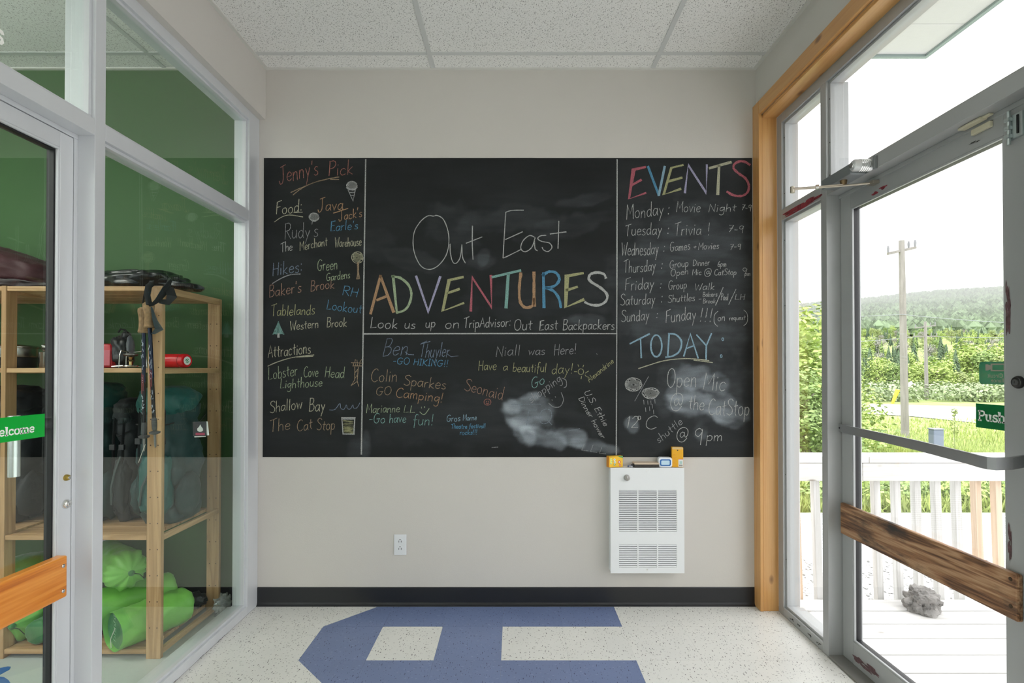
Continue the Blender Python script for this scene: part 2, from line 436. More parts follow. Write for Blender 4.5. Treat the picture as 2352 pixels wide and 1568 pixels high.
def make_ceiling(x0, x1, xl, label):
    c = bx('ceiling', (x0, BACKY, ZC + .03), (x1, .0, ZC + .12), ANG, label=label, **S)
    ys = [0.0]; y = -.147
    while y > BACKY: ys.append(y); y -= .6096
    ys.append(BACKY)
    xs = [x0] + sorted(q for q in xl if x0 < q < x1) + [x1]
    for i in range(len(xs) - 1):
        for j in range(len(ys) - 1):
            bx('ceiling_tile', (xs[i] + .004, ys[j + 1] + .004, ZC + .004), (xs[i + 1] - .004, ys[j] - .004, ZC + .018), CT, c)
    for yy in ys[1:-1]: bx('ceiling_tee', (x0, yy - .012, ZC), (x1, yy + .012, ZC + .004), TBAR, c)
    for xx in xs[1:-1]:
        for j in range(len(ys) - 1):
            bx('ceiling_tee', (xx - .012, ys[j + 1] + .012, ZC), (xx + .012, ys[j] - .012, ZC + .004), TBAR, c)
    for a, b_ in (((x0, -.018, ZC - .003), (x1, 0, ZC + .004)), ((x0, BACKY, ZC - .003), (x0 + .018, -.018, ZC + .004)), ((x1 - .018, BACKY, ZC - .003), (x1, -.018, ZC + .004))):
        bx('ceiling_angle', a, b_, ANG, c)
    return c
ceil1 = make_ceiling(-1.39, 1.352, [-.452 - 1.226, -.452, .774], 'suspended ceiling of white fissured tiles over the entry')
ceil2 = make_ceiling(-5.2, -1.55, [-1.95, -3.17, -4.39], 'suspended ceiling of white fissured tiles over the shop')
def added_troffer(x, y, label):  # unseen ceiling panel, added as fill for the entry
    t = empty('added_ceiling_light', (x, y, 2.96), label, 'light')
    bx('housing', (x - .6, y - .3, 2.975), (x + .6, y + .3, 2.99), WHITEP, t)
    bx('diffuser', (x - .57, y - .27, 2.967), (x + .57, y + .27, 2.975), mat('fill_lamp_diffuser', (1, .98, .94), .5, emit=2.0), t)
def added_pendant(x, y, label):  # unseen hanging lamp, added to brighten the shop and its ceiling
    t = empty('added_pendant_light', (x, y, 2.6), label, 'light')
    bx('housing', (x - .6, y - .14, 2.61), (x + .6, y + .14, 2.65), WHITEP, t, bev=.006)
    bx('diffuser', (x - .57, y - .12, 2.600), (x + .57, y + .12, 2.609), mat('fill_lamp_diffuser', (1, .98, .94), .5, emit=2.0), t)
    for dx in (-.5, .5): MB().tube([(x + dx, y, 2.65), (x + dx, y, 2.9865)], .003, 6).build('suspension_wire', CHROME, t)
added_pendant(-3.1, -1.5, 'added hanging fill light of the shop nearest the green wall')
added_pendant(-3.1, -3.6, 'added hanging fill light of the shop farthest from the green wall')
added_troffer(0.1, -3.9, 'added white fill light panel over the back of the entry')

# ---- walls
bx('wall_back', (-1.5, 0, -.12), (1.57, .14, 3.1), BEIGE, label='beige painted end wall that carries the chalkboard', **S)
bx('wall_back', (-5.2, .0, -.12), (-1.5, .14, 3.1), GREEN, label='green painted end wall of the shop', **S)
bx('wall_left', (-1.55, BACKY, 2.704), (-1.39, -.0005, 3.1), BEIGE, label='beige bulkhead over the silver glazed partition', **S)
bx('wall_right', (1.352, BACKY, 2.70), (1.57, -.0005, 3.1), mat('beige_wall_paint_side', (.60, .58, .545), .62, bump=.1, bscale=220), label='beige bulkhead over the window wall', **S)
bx('wall_front', (-1.55, BACKY - .14, -.12), (1.57, BACKY, 3.1), BEIGE, label='beige wall behind the photographer', **S)
bx('wall_front', (-5.2, BACKY - .14, -.12), (-1.55, BACKY, .75), GREEN, label='low green wall under the added window of the shop', **S)
bx('wall_front', (-5.2, BACKY - .14, 2.70), (-1.55, BACKY, 3.1), GREEN, label='green wall over the added window of the shop', **S)
sw = empty('added_window', (-3.3, BACKY - .07, .75), 'unseen window added behind the camera to light the shop', **S)  # unseen window, added to let daylight onto the shelves and shop ceiling
for (xa, xb) in ((-5.2, -5.14), (-3.4, -3.34), (-1.61, -1.55)): bx('window_frame', (xa, BACKY - .10, .75), (xb, BACKY - .04, 2.70), ALU_L, sw)
for (xa, xb) in ((-5.14, -3.4), (-3.34, -1.61)): bx('glass_pane', (xa, BACKY - .075, .75), (xb, BACKY - .069, 2.70), GLASSO, sw)
bx('ground', (-12, -16, -.60), (3.5, BACKY - .7, -.448), mat('pale_bounce_ground', (.5, .5, .48), .9), label='unseen pale ground added to bounce light into the shop', **S)  # unseen ground, added pale to bounce daylight up through the added opening
bx('wall_side', (-5.34, BACKY - .14, -.12), (-5.2, .14, 3.1), mat('shop_cream_paint', (.6, .6, .52), .6), label='cream side wall of the shop', **S)
# baseboards (black vinyl cove base)
def cove(x0, x1, label):
    mb = MB()
    prof = [(0, 0), (-.017, 0), (-.016, .003), (-.008, .008), (-.0045, .018), (-.004, .098), (-.001, .102), (0, .102)]
    mb.prism([(x0, p[0], p[1]) for p in prof], (x1 - x0, 0, 0))
    return mb.build('baseboard_back', BLACKV, label=label, **S)
cove(-1.425, 1.334, 'black vinyl cove base along the chalkboard wall')
cove(-5.2, -1.55, 'black vinyl cove base along the green wall')

# ---- timber casing and jamb on the window side
tr = empty('trim_1', (1.39, -.07, 0), 'varnished fir casing around the window wall', **S)
bx('jamb_lining', (1.3525, -.07, 0), (1.434, -.0005, 2.70), TRIMZ, tr, bev=.002)
bx('side_casing', (1.333, -.0745, 0), (1.3515, -.0005, 2.775), TRIMZ, tr, bev=.003)
bx('head_casing', (1.333, BACKY, 2.700), (1.3515, -.075, 2.775), TRIMY, tr, bev=.003)
bx('head_lining', (1.3525, BACKY, 2.682), (1.434, -.0705, 2.6995), TRIMY, tr, bev=.002)
bx('head_bead', (1.3515, BACKY, 2.690), (1.358, -.075, 2.6995), TRIMY, tr, bev=.001)

# ---- glazed frames. u = distance from the room axis on either side, s = side
def glazing(name, s, U, m, glass, y_end, jw, posts, door, sill_skip, zhead, label, panes):
    """posts: list of (y0,y1); door: (y0,y1) opening; panes: list of (y0,y1,z0,z1)"""
    f = empty(name, (s * U, y_end - .5, 0), label, **S)
    D1, D2 = U, U + .105
    def fb(nm, u0, u1, y0, y1, z0, z1, bev=.0015, mm=None): return bx(nm, (s * u0, y0, z0), (s * u1, y1, z1), mm or m, f, bev=bev)
    fb('frame_jamb', D1, D1 + .032, y_end - jw, y_end, 0, zhead)
    fb('frame_jamb', D1 + .032, D2, y_end - .018, y_end, 0, zhead)
    for (a, b_) in posts: fb('mullion', D1, D2, a, b_, 0, zhead - .048)
    # head rail
    fb('head_rail', D1, D1 + .036, BACKY, y_end - jw, zhead - .048, zhead)
    fb('head_rail', D1 + .036, D2, BACKY, y_end - jw, zhead - .018, zhead)
    fb('head_bead', D1 + .013, D2 - .03, BACKY, y_end - jw, zhead - .060, zhead - .048)
    # transom bars and sills between uprights
    edges = [y_end - jw] + [v for p in posts for v in (p[1], p[0])] + [BACKY]
    for k in range(0, len(edges), 2):
        y1, y0 = edges[k], edges[k + 1]
        fb('transom_bar', D1, D2 if abs(y1 - door[1]) < .01 else D1 + .050, y0, y1, 2.108, 2.163)
        isdoor = abs(y1 - door[1]) < .01
        if not isdoor:
            fb('transom_bead', D1 + .014, D2 - .03, y0, y1, 2.096, 2.108)
            fb('sill_rail', D1, D2, y0, y1, 0, .043)
            fb('sill_bead', D1 + .012, D2 - .03, y0, y1, .043, .055)
            for (ya, yb) in ((y0, y0 + .012), (y1 - .012, y1)):
                fb('glazing_bead', D1 + .013, D2 - .03, ya, yb, .055, 2.096)
        for (ya, yb) in ((y0, y0 + .012), (y1 - .012, y1)):
            fb('glazing_bead', D1 + .013, D2 - .03, ya, yb, 2.175, zhead - .06)
        fb('transom_top_bead', D1 + .013, D2 - .03, y0, y1, 2.163, 2.175)
        g = D1 + .030
        fb('glass_pane', g, g + .006, y0 + .001, y1 - .001, 2.164, zhead - .049, 0, glass)
        if not isdoor: fb('glass_pane', g, g + .006, y0 + .001, y1 - .001, .044, 2.107, 0, glass)
        else:
            # door stop: recessed head above the leaf
            fb('head_stop', D1 + .057, D2, y0, y1, 2.092, 2.108)
    return f
winL = glazing('window_1', -1, 1.425, ALU_L, GLASS, -.0005, .11, [(-1.133, -1.088), (-2.175, -2.13), (-3.4, -3.355)], (-2.13, -1.133), True, 2.704,
               'silver aluminium glazed partition between the entry and the shop', None)
winR = glazing('window_2', 1, 1.434, ALU_R, GLASSO, -.0705, .048, [(-.515, -.471), (-1.484, -1.440), (-2.9, -2.856)], (-1.440, -.515), True, 2.682,
               'grey aluminium glazed window wall to the deck', None)

def ribbon(mb, pts, w, O, Rv, Uv, smooth=False, jit=0., rnd=None, closed=False):
    """flat chalk / ink stroke through 2-D points pts, laid on the plane O + a*Rv + b*Uv"""
    if smooth and len(pts) > 2:
        q = []; n = len(pts)
        for i in range(n - 1):
            p0, p1, p2, p3 = pts[max(i - 1, 0)], pts[i], pts[i + 1], pts[min(i + 2, n - 1)]
            for t in [k / 5 for k in range(5)]:
                t2, t3 = t * t, t * t * t
                q.append(tuple(.5 * (2 * p1[a] + (p2[a] - p0[a]) * t + (2 * p0[a] - 5 * p1[a] + 4 * p2[a] - p3[a]) * t2 + (3 * p1[a] - p0[a] - 3 * p2[a] + p3[a]) * t3) for a in (0, 1)))
        q.append(pts[-1]); pts = q
    P = [Vector((p[0], p[1])) for p in pts]
    P = [p for i, p in enumerate(P) if i == 0 or (p - P[i - 1]).length > 1e-7]
    if len(P) < 2: return
    V = []
    for i, p in enumerate(P):
        a = P[max(i - 1, 0)]; c = P[min(i + 1, len(P) - 1)]
        t = (c - a)
        if t.length < 1e-9: t = Vector((1, 0))
        t.normalize(); nrm = Vector((-t.y, t.x))
        k = 1.0
        if 0 < i < len(P) - 1:
            d1 = (p - a).normalized(); k = 1 / max(.55, abs(d1.dot(t)))
        ww = w * k * (1 + (rnd.uniform(-jit, jit) if rnd else 0)) / 2
        if i == 0: p = p - t * w * .3
        if i == len(P) - 1: p = p + t * w * .3
        for sg in (1, -1):
            q = p + nrm * ww * sg
            V.append(mb.bm.verts.new(O + Rv * q.x + Uv * q.y))
    for i in range(len(P) - 1):
        mb.bm.faces.new((V[2 * i], V[2 * i + 1], V[2 * i + 3], V[2 * i + 2]))

SERIF = {
 'P': (6.4, ['1.2,10 1.2,0', '0,10 4.4,10 5.8,9.2 6,7.6 5.6,6 4.2,5 1.2,5', '0,0 2.8,0']),
 'u': (6.6, ['0,6.4 1.2,6.4 1.2,1.6 2,.4 3.4,.2 4.8,1.2', '3.8,6.4 5,6.4 5,0 6.2,0']),
 's': (4.8, ['4.4,5.6 4.2,6.2 2.4,6.6 .6,5.8 .6,4.4 2.2,3.6 4,2.8 4.4,1.4 3.6,.3 2,0 .4,.5 .4,1.8']),
 'h': (6.8, ['0,10 1.2,10 1.2,0', '1.2,4.8 2.6,6.4 4.2,6.4 5.2,5.2 5.2,0', '0,0 2.4,0', '4,0 6.4,0']),
 'W': (10, ['0,10 2.6,10', '1.2,10 3,0 5,8 7,0 8.8,10', '7.4,10 10,10']),
 'e': (5.8, ['.4,3.4 5,3.4 5,5 4,6.4 2.4,6.6 .8,5.6 .3,3.2 .9,1 2.6,0 4.8,.8']),
 'l': (2.9, ['0,10 1.3,10 1.3,0', '0,0 2.6,0']),
 'c': (5.4, ['4.6,4.8 4.4,6.2 2.8,6.6 1,5.8 .3,3.2 1,1 2.8,0 4.8,1']),
 'o': (6, ['2.8,6.6 1,5.8 .3,3.2 1,.8 2.8,0 4.8,.8 5.4,3.2 4.8,5.8 2.8,6.6']),
 'm': (9.8, ['0,6.4 1.2,6.4 1.2,0', '1.2,4.8 2.6,6.4 4,6.4 4.8,5.2 4.8,0', '4.8,4.8 6.2,6.4 7.6,6.4 8.4,5.2 8.4,0', '0,0 2.3,0', '3.8,0 5.9,0', '7.4,0 9.4,0'])}
def serif_text(txt, h, w, O, Rv, Uv, xs=1.0):
    mb = MB(); x = 0
    for ch in txt:
        if ch == ' ': x += 4; continue
        wd, st = SERIF[ch]
        for q in st:
            pts = [tuple(float(t) for t in p.split(',')) for p in q.split()]
            ribbon(mb, [((x + a) * h / 10 * xs, b_ * h / 10) for a, b_ in pts], w, O, Rv, Uv)
        x += wd + .7
    return mb, x * h / 10 * xs

SC_R = mat('scraped_red_paint', (.25, .03, .045), .7, var=.6, vscale=60)
SC_D = mat('scraped_maroon_paint', (.13, .07, .075), .7, var=.5, vscale=80)
DIRT = mat('dark_grime', (.05, .05, .045), .8)
def scrape(parent, O, Rv, Uv, N, w, h, seed, m, n=10, name='paint_scrape', lab='scraped patch of old red paint'):
    rr = random.Random(seed); mb = MB()
    # a ragged patch: overlapping slanted flakes
    for k in range(n):
        cx = rr.uniform(-.42, .42) * w; cy = rr.uniform(-.42, .42) * h; a = rr.uniform(.12, .3) * w; c = rr.uniform(.12, .3) * h
        pts = []
        for t in range(7):
            th = t / 7 * 6.283; r_ = rr.uniform(.6, 1.2); pts.append(O + Rv * (cx + a * r_ * math.cos(th)) + Uv * (cy + c * r_ * math.sin(th)) + N * (.0004 + k * .00003))
        mb.bm.faces.new([mb.bm.verts.new(p) for p in pts])
    return mb.build(name, m, parent, label=lab)
X_, Y_, Z_ = Vector((1, 0, 0)), Vector((0, 1, 0)), Vector((0, 0, 1))

# ---- doors
def door(name, s, u, y0, y1, ztop, m, glass, stile, toprail, botrail, label, gasket, stile2=None):
    stile2 = stile2 or stile
    d = empty(name, (s * u, (y0 + y1) / 2, 0), label, **S)
    def pb(nm, u0, u1, ya, yb, z0, z1, mm=m, bev=.0015, **k): return bx(nm, (s * u0, ya, z0), (s * u1, yb, z1), mm, d, bev=bev, **k)
    t = .044
    zb = .012
    y0 += .003; y1 -= .003
    pb('stile', u, u + t, y1 - stile, y1, zb, ztop)
    pb('stile', u, u + t, y0, y0 + stile2, zb, ztop)
    pb('top_rail', u, u + t, y0 + stile2, y1 - stile, ztop - toprail, ztop)
    pb('bottom_rail', u, u + t, y0 + stile2, y1 - stile, zb, botrail)
    ya, yb, za, zt = y0 + stile2, y1 - stile, botrail, ztop - toprail
    g = gasket
    for (nm, a, b_, c, e) in (('glass_gasket', ya, yb, zt - g, zt), ('glass_gasket', ya, yb, za, za + g), ('glass_gasket', ya, ya + g, za + g, zt - g), ('glass_gasket', yb - g, yb, za + g, zt - g)):
        pb(nm, u + .011, u + .034, a, b_, c, e, RUB, 0)
    # slim inner glazing bead
    h = .007
    for (a, b_, c, e) in ((ya, yb, zt - h, zt), (ya, yb, za, za + h), (ya, ya + h, za + h, zt - h), (yb - h, yb, za + h, zt - h)):
        pb('glazing_bead', u + .001, u + .011, a, b_, c, e)
    pb('glass_pane', u + .018, u + .024, ya + .002, yb - .002, za + .002, zt - .002, glass, 0)
    return d
dL = door('door_1', -1, 1.482, -2.13, -1.1485, 2.089, ALU_L, GLASS, .0505, .052, .12, 'silver framed glass shop door with an orange wooden push board', .012)
bx('door_stop', (-1.53, -1.1485, 0), (-1.482, -1.133, 2.092), ALU_L, winL, bev=.001)
dR = door('door_2', 1, 1.496, -1.440, -.517, 2.0965, ALU_R, GLASSO, .070, .068, .112, 'grey framed glass entrance door with a weathered wooden push board', .007, .126)
bx('door_stop', (1.50, -.517, 0), (1.539, -.515, 2.092), ALU_R, winR)
bx('trim_2', (1.43, -1.440, 0), (1.56, -.517, .012), mat('dark_threshold', (.26, .255, .24), .5, .4), label='dark metal threshold under the entrance door', bev=.003, **S)
bx('trim_3', (-1.56, -2.13, 0), (-1.43, -1.1485, .010), mat('silver_threshold', (.4, .4, .4), .4, .7), label='metal threshold under the shop door', bev=.003, **S)
# push boards
ORW = wood('orange_varnished_wood', (.48, .13, .015), (.68, .22, .025), (.82, .33, .06), 1, rough=.3, coat=.4, knots=False, bands=16)
WEW = wood('weathered_stained_wood', (.09, .04, .018), (.32, .155, .072), (.52, .33, .19), 1, rough=.55, knots=False, dark=(.03, .024, .02), bands=26, gs=1.3)
pl = MB().box((-1.482, -2.115, .578), (-1.447, -1.203, .712), .006).build('push_board', ORW, dL, label='orange varnished wooden board')
for zz in (.683, .603): MB().tube([(-1.4475, -1.222, zz), (-1.4435, -1.222, zz), (-1.442, -1.222, zz)], [.0062, .006, .003], 12).build('screw', CHROME, pl, smooth=True)
mb = MB().box((1.476, -1.362, .570), (1.496, -.535, .710), .006)
pr = mb.build('push_board', WEW, dR, label='weathered stained wooden board')
for zz in (.61, .69): MB().tube([(1.4775, -1.342, zz), (1.4750, -1.342, zz)], .006, 12).build('screw', mat('rusty_screw', (.08, .05, .03), .6, .5), pr)
# left door locks
def lockcyl(par, s, u, y, z, r, m, label, name='lock'):
    mb = MB().tube([(s * u, y, z), (s * (u - .004), y, z), (s * (u - .010), y, z), (s * (u - .011), y, z)], [r, r, r * .8, r * .72], 24)
    o = mb.build(name, m, par, label=label, smooth=True)
    MB().tube([(s * (u - .011), y, z), (s * (u - .0135), y, z)], [r * .5, r * .48], 16).build('lock_plug', CHROME, o, smooth=True)
    MB().box((s * (u - .0137), y - .0008, z - .0035), (s * (u - .0128), y + .0008, z + .0035)).build('key_slot', RUB, o)
    return o
lockcyl(dL, -1, 1.482, -1.172, .955, .0105, mat('brass_latch', (.45, .33, .08), .3, 1.), 'small brass latch button')
lockcyl(dL, -1, 1.482, -1.172, .868, .0155, CHROME, 'chrome lock cylinder')
# tubular pull on the shop side of the left door
mb = MB().tube([(-1.600, -1.228, .970), (-1.600, -1.228, 1.165)], .0160, 20)
hp = mb.build('pull_handle', mat('satin_steel', (.8, .8, .82), .25, .9), dL, label='satin steel tubular pull', smooth=True)
for zz in (1.118, 1.152): MB().tube([(-1.600, -1.228, zz), (-1.5065, -1.228, zz)], .006, 10).build('handle_stand_off', CHROME, hp)
# stickers
SGRN = mat('welcome_sticker_green', (.0, .40, .04), .35)
PGRN = mat('push_sticker_green', (.0, .16, .04), .35)
WINK = mat('white_ink', (.88, .9, .86), .4)
xg = -1.4995
st = bx('sticker', (xg, -1.62, 1.0985), (xg + .0006, -1.232, 1.1715), SGRN, dL, label='bright green sticker reading Welcome in white')
mbt, wd = serif_text('Welcome', .024, .0042, Vector((0, 0, 0)), Y_, Z_, 1.18)
mbt.bm.free()
sc_ = 1.0
O = Vector((xg + .0009, -1.2655 - wd, 1.118))
mbt, wd = serif_text('Welcome', .024, .0042, O, Y_, Z_, 1.18); mbt.build('lettering', WINK, st)
xg = 1.5135
st2 = bx('sticker', (xg - .0006, -1.52 + .14, 1.1235), (xg, -1.189, 1.2015), PGRN, dR, label='dark green sticker reading Push in white')
mbt, wd = serif_text('Push', .030, .0050, Vector((xg - .0009, -1.1985, 1.148)), -Y_, Z_, 1.16); mbt.build('lettering', WINK, st2)
CAMG, nt, b = newmat('translucent_sticker_back')
b.inputs['Base Color'].default_value = (.05, .27, .16, 1); b.inputs['Roughness'].default_value = .4; b.inputs['Alpha'].default_value = .78
mb = MB(); pts = []
ya, yb, z0, z1, rc = -1.202, -1.37, 1.2655, 1.337, .010
for (cy, cz, a0) in ((ya - rc, z1 - rc, 0), (yb + rc, z1 - rc, 90), (yb + rc, z0 + rc, 180), (ya - rc, z0 + rc, 270)):
    for k in range(5):
        th = math.radians(a0 + k * 22.5); pts.append((xg, cy + rc * math.cos(th), cz + rc * math.sin(th)))
mb.prism(pts, (-.0006, 0, 0)); st3 = mb.build('sticker', CAMG, dR, label='faded green camera notice seen from its back')
PINKI = mat('faded_pink_ink', (.38, .33, .28), .5)
mb = MB()
Oq = Vector((xg - .0009, -1.225, 1.307))
def rr2(a, b_, c, e): mb.quad([Oq - Y_ * a + Z_ * c, Oq - Y_ * b_ + Z_ * c, Oq - Y_ * b_ + Z_ * e, Oq - Y_ * a + Z_ * e])
rr2(.018, .07, 0, .004); rr2(.018, .07, .020, .024); rr2(.018, .024, .004, .020); rr2(.062, .07, .004, .020); rr2(0, .008, .002, .022)
mb.quad([Oq - Y_ * .008 + Z_ * .002, Oq - Y_ * .018 + Z_ * .006, Oq - Y_ * .018 + Z_ * .018, Oq - Y_ * .008 + Z_ * .022])
mb.build('camera_symbol', PINKI, st3)
def text_mesh(txt, size, mtx, m, parent, name='lettering'):
    c = bpy.data.curves.new('t', 'FONT'); c.body = txt; c.size = size
    o = bpy.data.objects.new('t', c); COL.objects.link(o)
    dg = bpy.context.evaluated_depsgraph_get(); me = bpy.data.meshes.new_from_object(o.evaluated_get(dg))
    bpy.data.objects.remove(o); me.transform(mtx)
    mb = MB(); mb.bm.from_mesh(me); bpy.data.meshes.remove(me)
    return mb.build(name, m, parent)
def basis(O, Rv, Uv):
    N = Rv.cross(Uv)
    return Matrix(((Rv.x, Uv.x, N.x, O.x), (Rv.y, Uv.y, N.y, O.y), (Rv.z, Uv.z, N.z, O.z), (0, 0, 0, 1)))
text_mesh('Closed Circuit', .019, basis(Vector((xg - .0009, -1.345, 1.287)), Y_, Z_), PINKI, st3)
text_mesh('Surveillance', .019, basis(Vector((xg - .0009, -1.335, 1.272)), Y_, Z_), PINKI, st3)

# push bar (bent flat bar), right door
yb_ = lambda d: d - CD
mb = MB()
path = [(1.489, 2.372), (1.478, 2.33), (1.42, 1.83), (1.372, 1.565), (1.357, 1.51), (1.356, 1.485), (1.366, 1.474), (1.42, 1.482), (1.4955, 1.520)]
hz0, hz1 = 1.0275, 1.0625
prev = None
for i, (x, d) in enumerate(path):
    p = Vector((x, yb_(d), 0)); a = Vector((*[path[max(i - 1, 0)][0], yb_(path[max(i - 1, 0)][1])], 0)); c = Vector((path[min(i + 1, len(path) - 1)][0], yb_(path[min(i + 1, len(path) - 1)][1]), 0))
    t = (c - a).normalized(); n_ = Vector((-t.y, t.x, 0)) * .004
    ring = [mb.bm.verts.new(p + n_ + Z_ * hz0), mb.bm.verts.new(p - n_ + Z_ * hz0), mb.bm.verts.new(p - n_ + Z_ * hz1), mb.bm.verts.new(p + n_ + Z_ * hz1)]
    if prev:
        for k in range(4): mb.bm.faces.new((prev[k], prev[(k + 1) % 4], ring[(k + 1) % 4], ring[k]))
    else: mb.bm.faces.new(ring[::-1])
    prev = ring
mb.bm.faces.new(prev)
pbr = mb.build('push_bar', mat('grey_push_bar', (.33, .34, .35), .4, .5), dR, label='grey bent flat push bar')
MB().tube([(1.4845, yb_(2.362), 1.045), (1.480, yb_(2.362), 1.045)], .004, 10).build('screw', RUB, pbr)
# lock and surface bracket on the near stile
lockcyl(dR, 1, 1.496, -1.352, 1.275, .019, mat('dark_lock', (.05, .05, .05), .3, .7), 'dark lock cylinder')
br = MB().box((1.487, -1.378, 2.00), (1.496, -1.335, 2.072), .001).build('door_bolt', mat('galvanised', (.5, .56, .56), .35, .8), dR, label='galvanised surface bolt')
MB().tube([(1.482, -1.341, 1.985), (1.482, -1.341, 2.085)], .0055, 12).build('bolt_rod', mat('galvanised', (1, 1, 1)), br, smooth=True)
for zz in (2.01, 2.035, 2.06): MB().box((1.474, -1.349, zz - .006), (1.488, -1.333, zz + .006), .002).build('bolt_collar', mat('galvanised', (1, 1, 1)), br)
MB().box((1.484, -1.368, 2.01), (1.4868, -1.363, 2.065)).build('bolt_slot', RUB, br)
# alarm contact
CRM = mat('cream_plastic', (.62, .58, .44), .5)
ac = empty('door_contact', (1.47, -1.24, 2.1), 'cream two piece alarm contact over the entrance door', 'sensor')
MB().box((1.462, -1.268, 2.0985), (1.487, -1.186, 2.1065), .002).build('sensor_case', CRM, ac)
MB().box((1.470, -1.290, 2.1015), (1.486, -1.262, 2.1078), .002).build('sensor_lug', CRM, ac)
MB().box((1.484, -1.278, 2.071), (1.4955, -1.21, 2.0895), .002).build('magnet_case', CRM, ac)
# paint scrapes
scrape(winR, Vector((1.4335, -.30, 2.124)), -Y_, Z_, -X_, .30, .028, 3, SC_R, 22)
scrape(dR, Vector((1.4955, -.77, 2.045)), -Y_, Z_, -X_, .08, .022, 4, SC_R, 8)
scrape(dR, Vector((1.4955, -1.321, 1.50)), -Y_, Z_, -X_, .014, .14, 5, SC_D, 14)
scrape(dR, Vector((1.4955, -1.321, .785)), -Y_, Z_, -X_, .013, .10, 6, SC_D, 12)
scrape(dR, Vector((1.4955, -.67, .052)), -Y_, Z_, -X_, .15, .03, 7, SC_D, 16)
scrape(dR, Vector((1.4955, -1.22, 2.05)), -Y_, Z_, -X_, .07, .006, 8, DIRT, 6, 'scuff_mark', 'dark scuffs')
for k, yy in enumerate((-.20, -.27, -.36, -.44)):
    scrape(winR, Vector((1.4335, yy, .022)), -Y_, Z_, -X_, .035, .012, 20 + k, DIRT, 5, 'scuff_mark', 'dark scuffs')
for k, yy in enumerate((-.35, -.5, -.72)):
    scrape(winL, Vector((-1.4245, yy, .003)), Y_, Z_, X_, .06, .004, 30 + k, DIRT, 4, 'scuff_mark', 'dark scuffs')
# small screws in the beads of the entrance glazing
for zz in (.3, .75, 1.2, 1.65, 2.0, 2.25, 2.55):
    MB().tube([(1.4465, -.124, zz), (1.4455, -.124, zz)], .003, 8).build('bead_screw', DIRT, winR)
for zz in (2.2, 2.35, 2.55): MB().tube([(1.4465, -.523, zz), (1.4455, -.523, zz)], .003, 8).build('bead_screw', DIRT, winR)

mbt, wd = serif_text('s', .054, .009, Vector((-1.4545, -1.447, 2.236)), Y_, Z_); mbt.build('lettering', WINK, winL, label='white letter at the edge of the transom glass')
# ---- door closer
dc = empty('door_closer', (1.40, -.70, 2.13), 'grey overhead door closer with folding arms on the entrance transom', 'door closer')
CG = mat('closer_grey', (.24, .26, .27), .45, .4)
MB().box((1.366, -.788, 2.106), (1.434, -.590, 2.150), .004).build('closer_body', CG, dc)
mb = MB()
rp = []
for k in range(9): rp.append((1.400, -.800 - .004 * k, 2.130))
mb.tube([(1.433, -.812, 2.131), (1.366, -.812, 2.131), (1.360, -.812, 2.131)], [.0235, .0235, .019], 20)
cc = mb.build('end_cap', mat('closer_silver', (.72, .74, .76), .3, .5), dc, smooth=True)
for k in range(5): MB().tube([(1.384 + .008 * k, -.812, 2.131), (1.388 + .008 * k, -.812, 2.131)], .0252, 20).build('cap_ring', CHROME, cc, smooth=True)
MB().tube([(1.360, -.812, 2.131), (1.354, -.812, 2.131)], .0120, 6).build('hex_plug', CHROME, cc)
MB().box((1.422, -.852, 2.104), (1.434, -.838, 2.158), .002).build('mounting_lug', CG, dc)
BRS = mat('tarnished_steel', (.55, .50, .42), .3, .9)
MB().tube([(1.387, -.713, 2.106), (1.387, -.713, 2.084)], [.014, .011], 12).build('spindle', mat('bronze_spindle', (.22, .15, .08), .4, .8), dc, smooth=True)
E = (1.20, -.661, 2.088)
MB().tube([(1.387, -.713, 2.088), (1.30, -.689, 2.088), E], [.0075, .0065, .0085], 10, flat=(1.4, .6)).build('main_arm', BRS, dc, smooth=True)
MB().tube([E, (1.36, -.71, 2.083), (1.47, -.752, 2.081)], [.005, .0045, .0045], 10).build('forearm', BRS, dc, smooth=True)
MB().tube([(1.20, -.661, 2.098), (1.20, -.661, 2.072)], .0095, 12).build('elbow_joint', BRS, dc, smooth=True)
MB().tube([(1.285, -.687, 2.088), (1.295, -.690, 2.088)], .0095, 10).build('arm_collar', CHROME, dc, smooth=True)
MB().box((1.468, -.775, 2.074), (1.4955, -.738, 2.088), .002).build('arm_shoe', BRS, dc)
# exterior white boards at the corner of the building and siding
ws = bx('trim_4', (1.5395, -.034, -.03), (1.5705, .12, 2.9), WHITEP, label='white painted outer corner board beside the window wall', **S)
# ================================================================ CHALKBOARD
BX0, BX1, BZ0, BZ1 = at_y(605, 800, 0).x, at_y(1728.5, 800, 0).x, at_y(1100, 1049, 0).z, at_y(1100, 363.5, 0).z
DUST = []
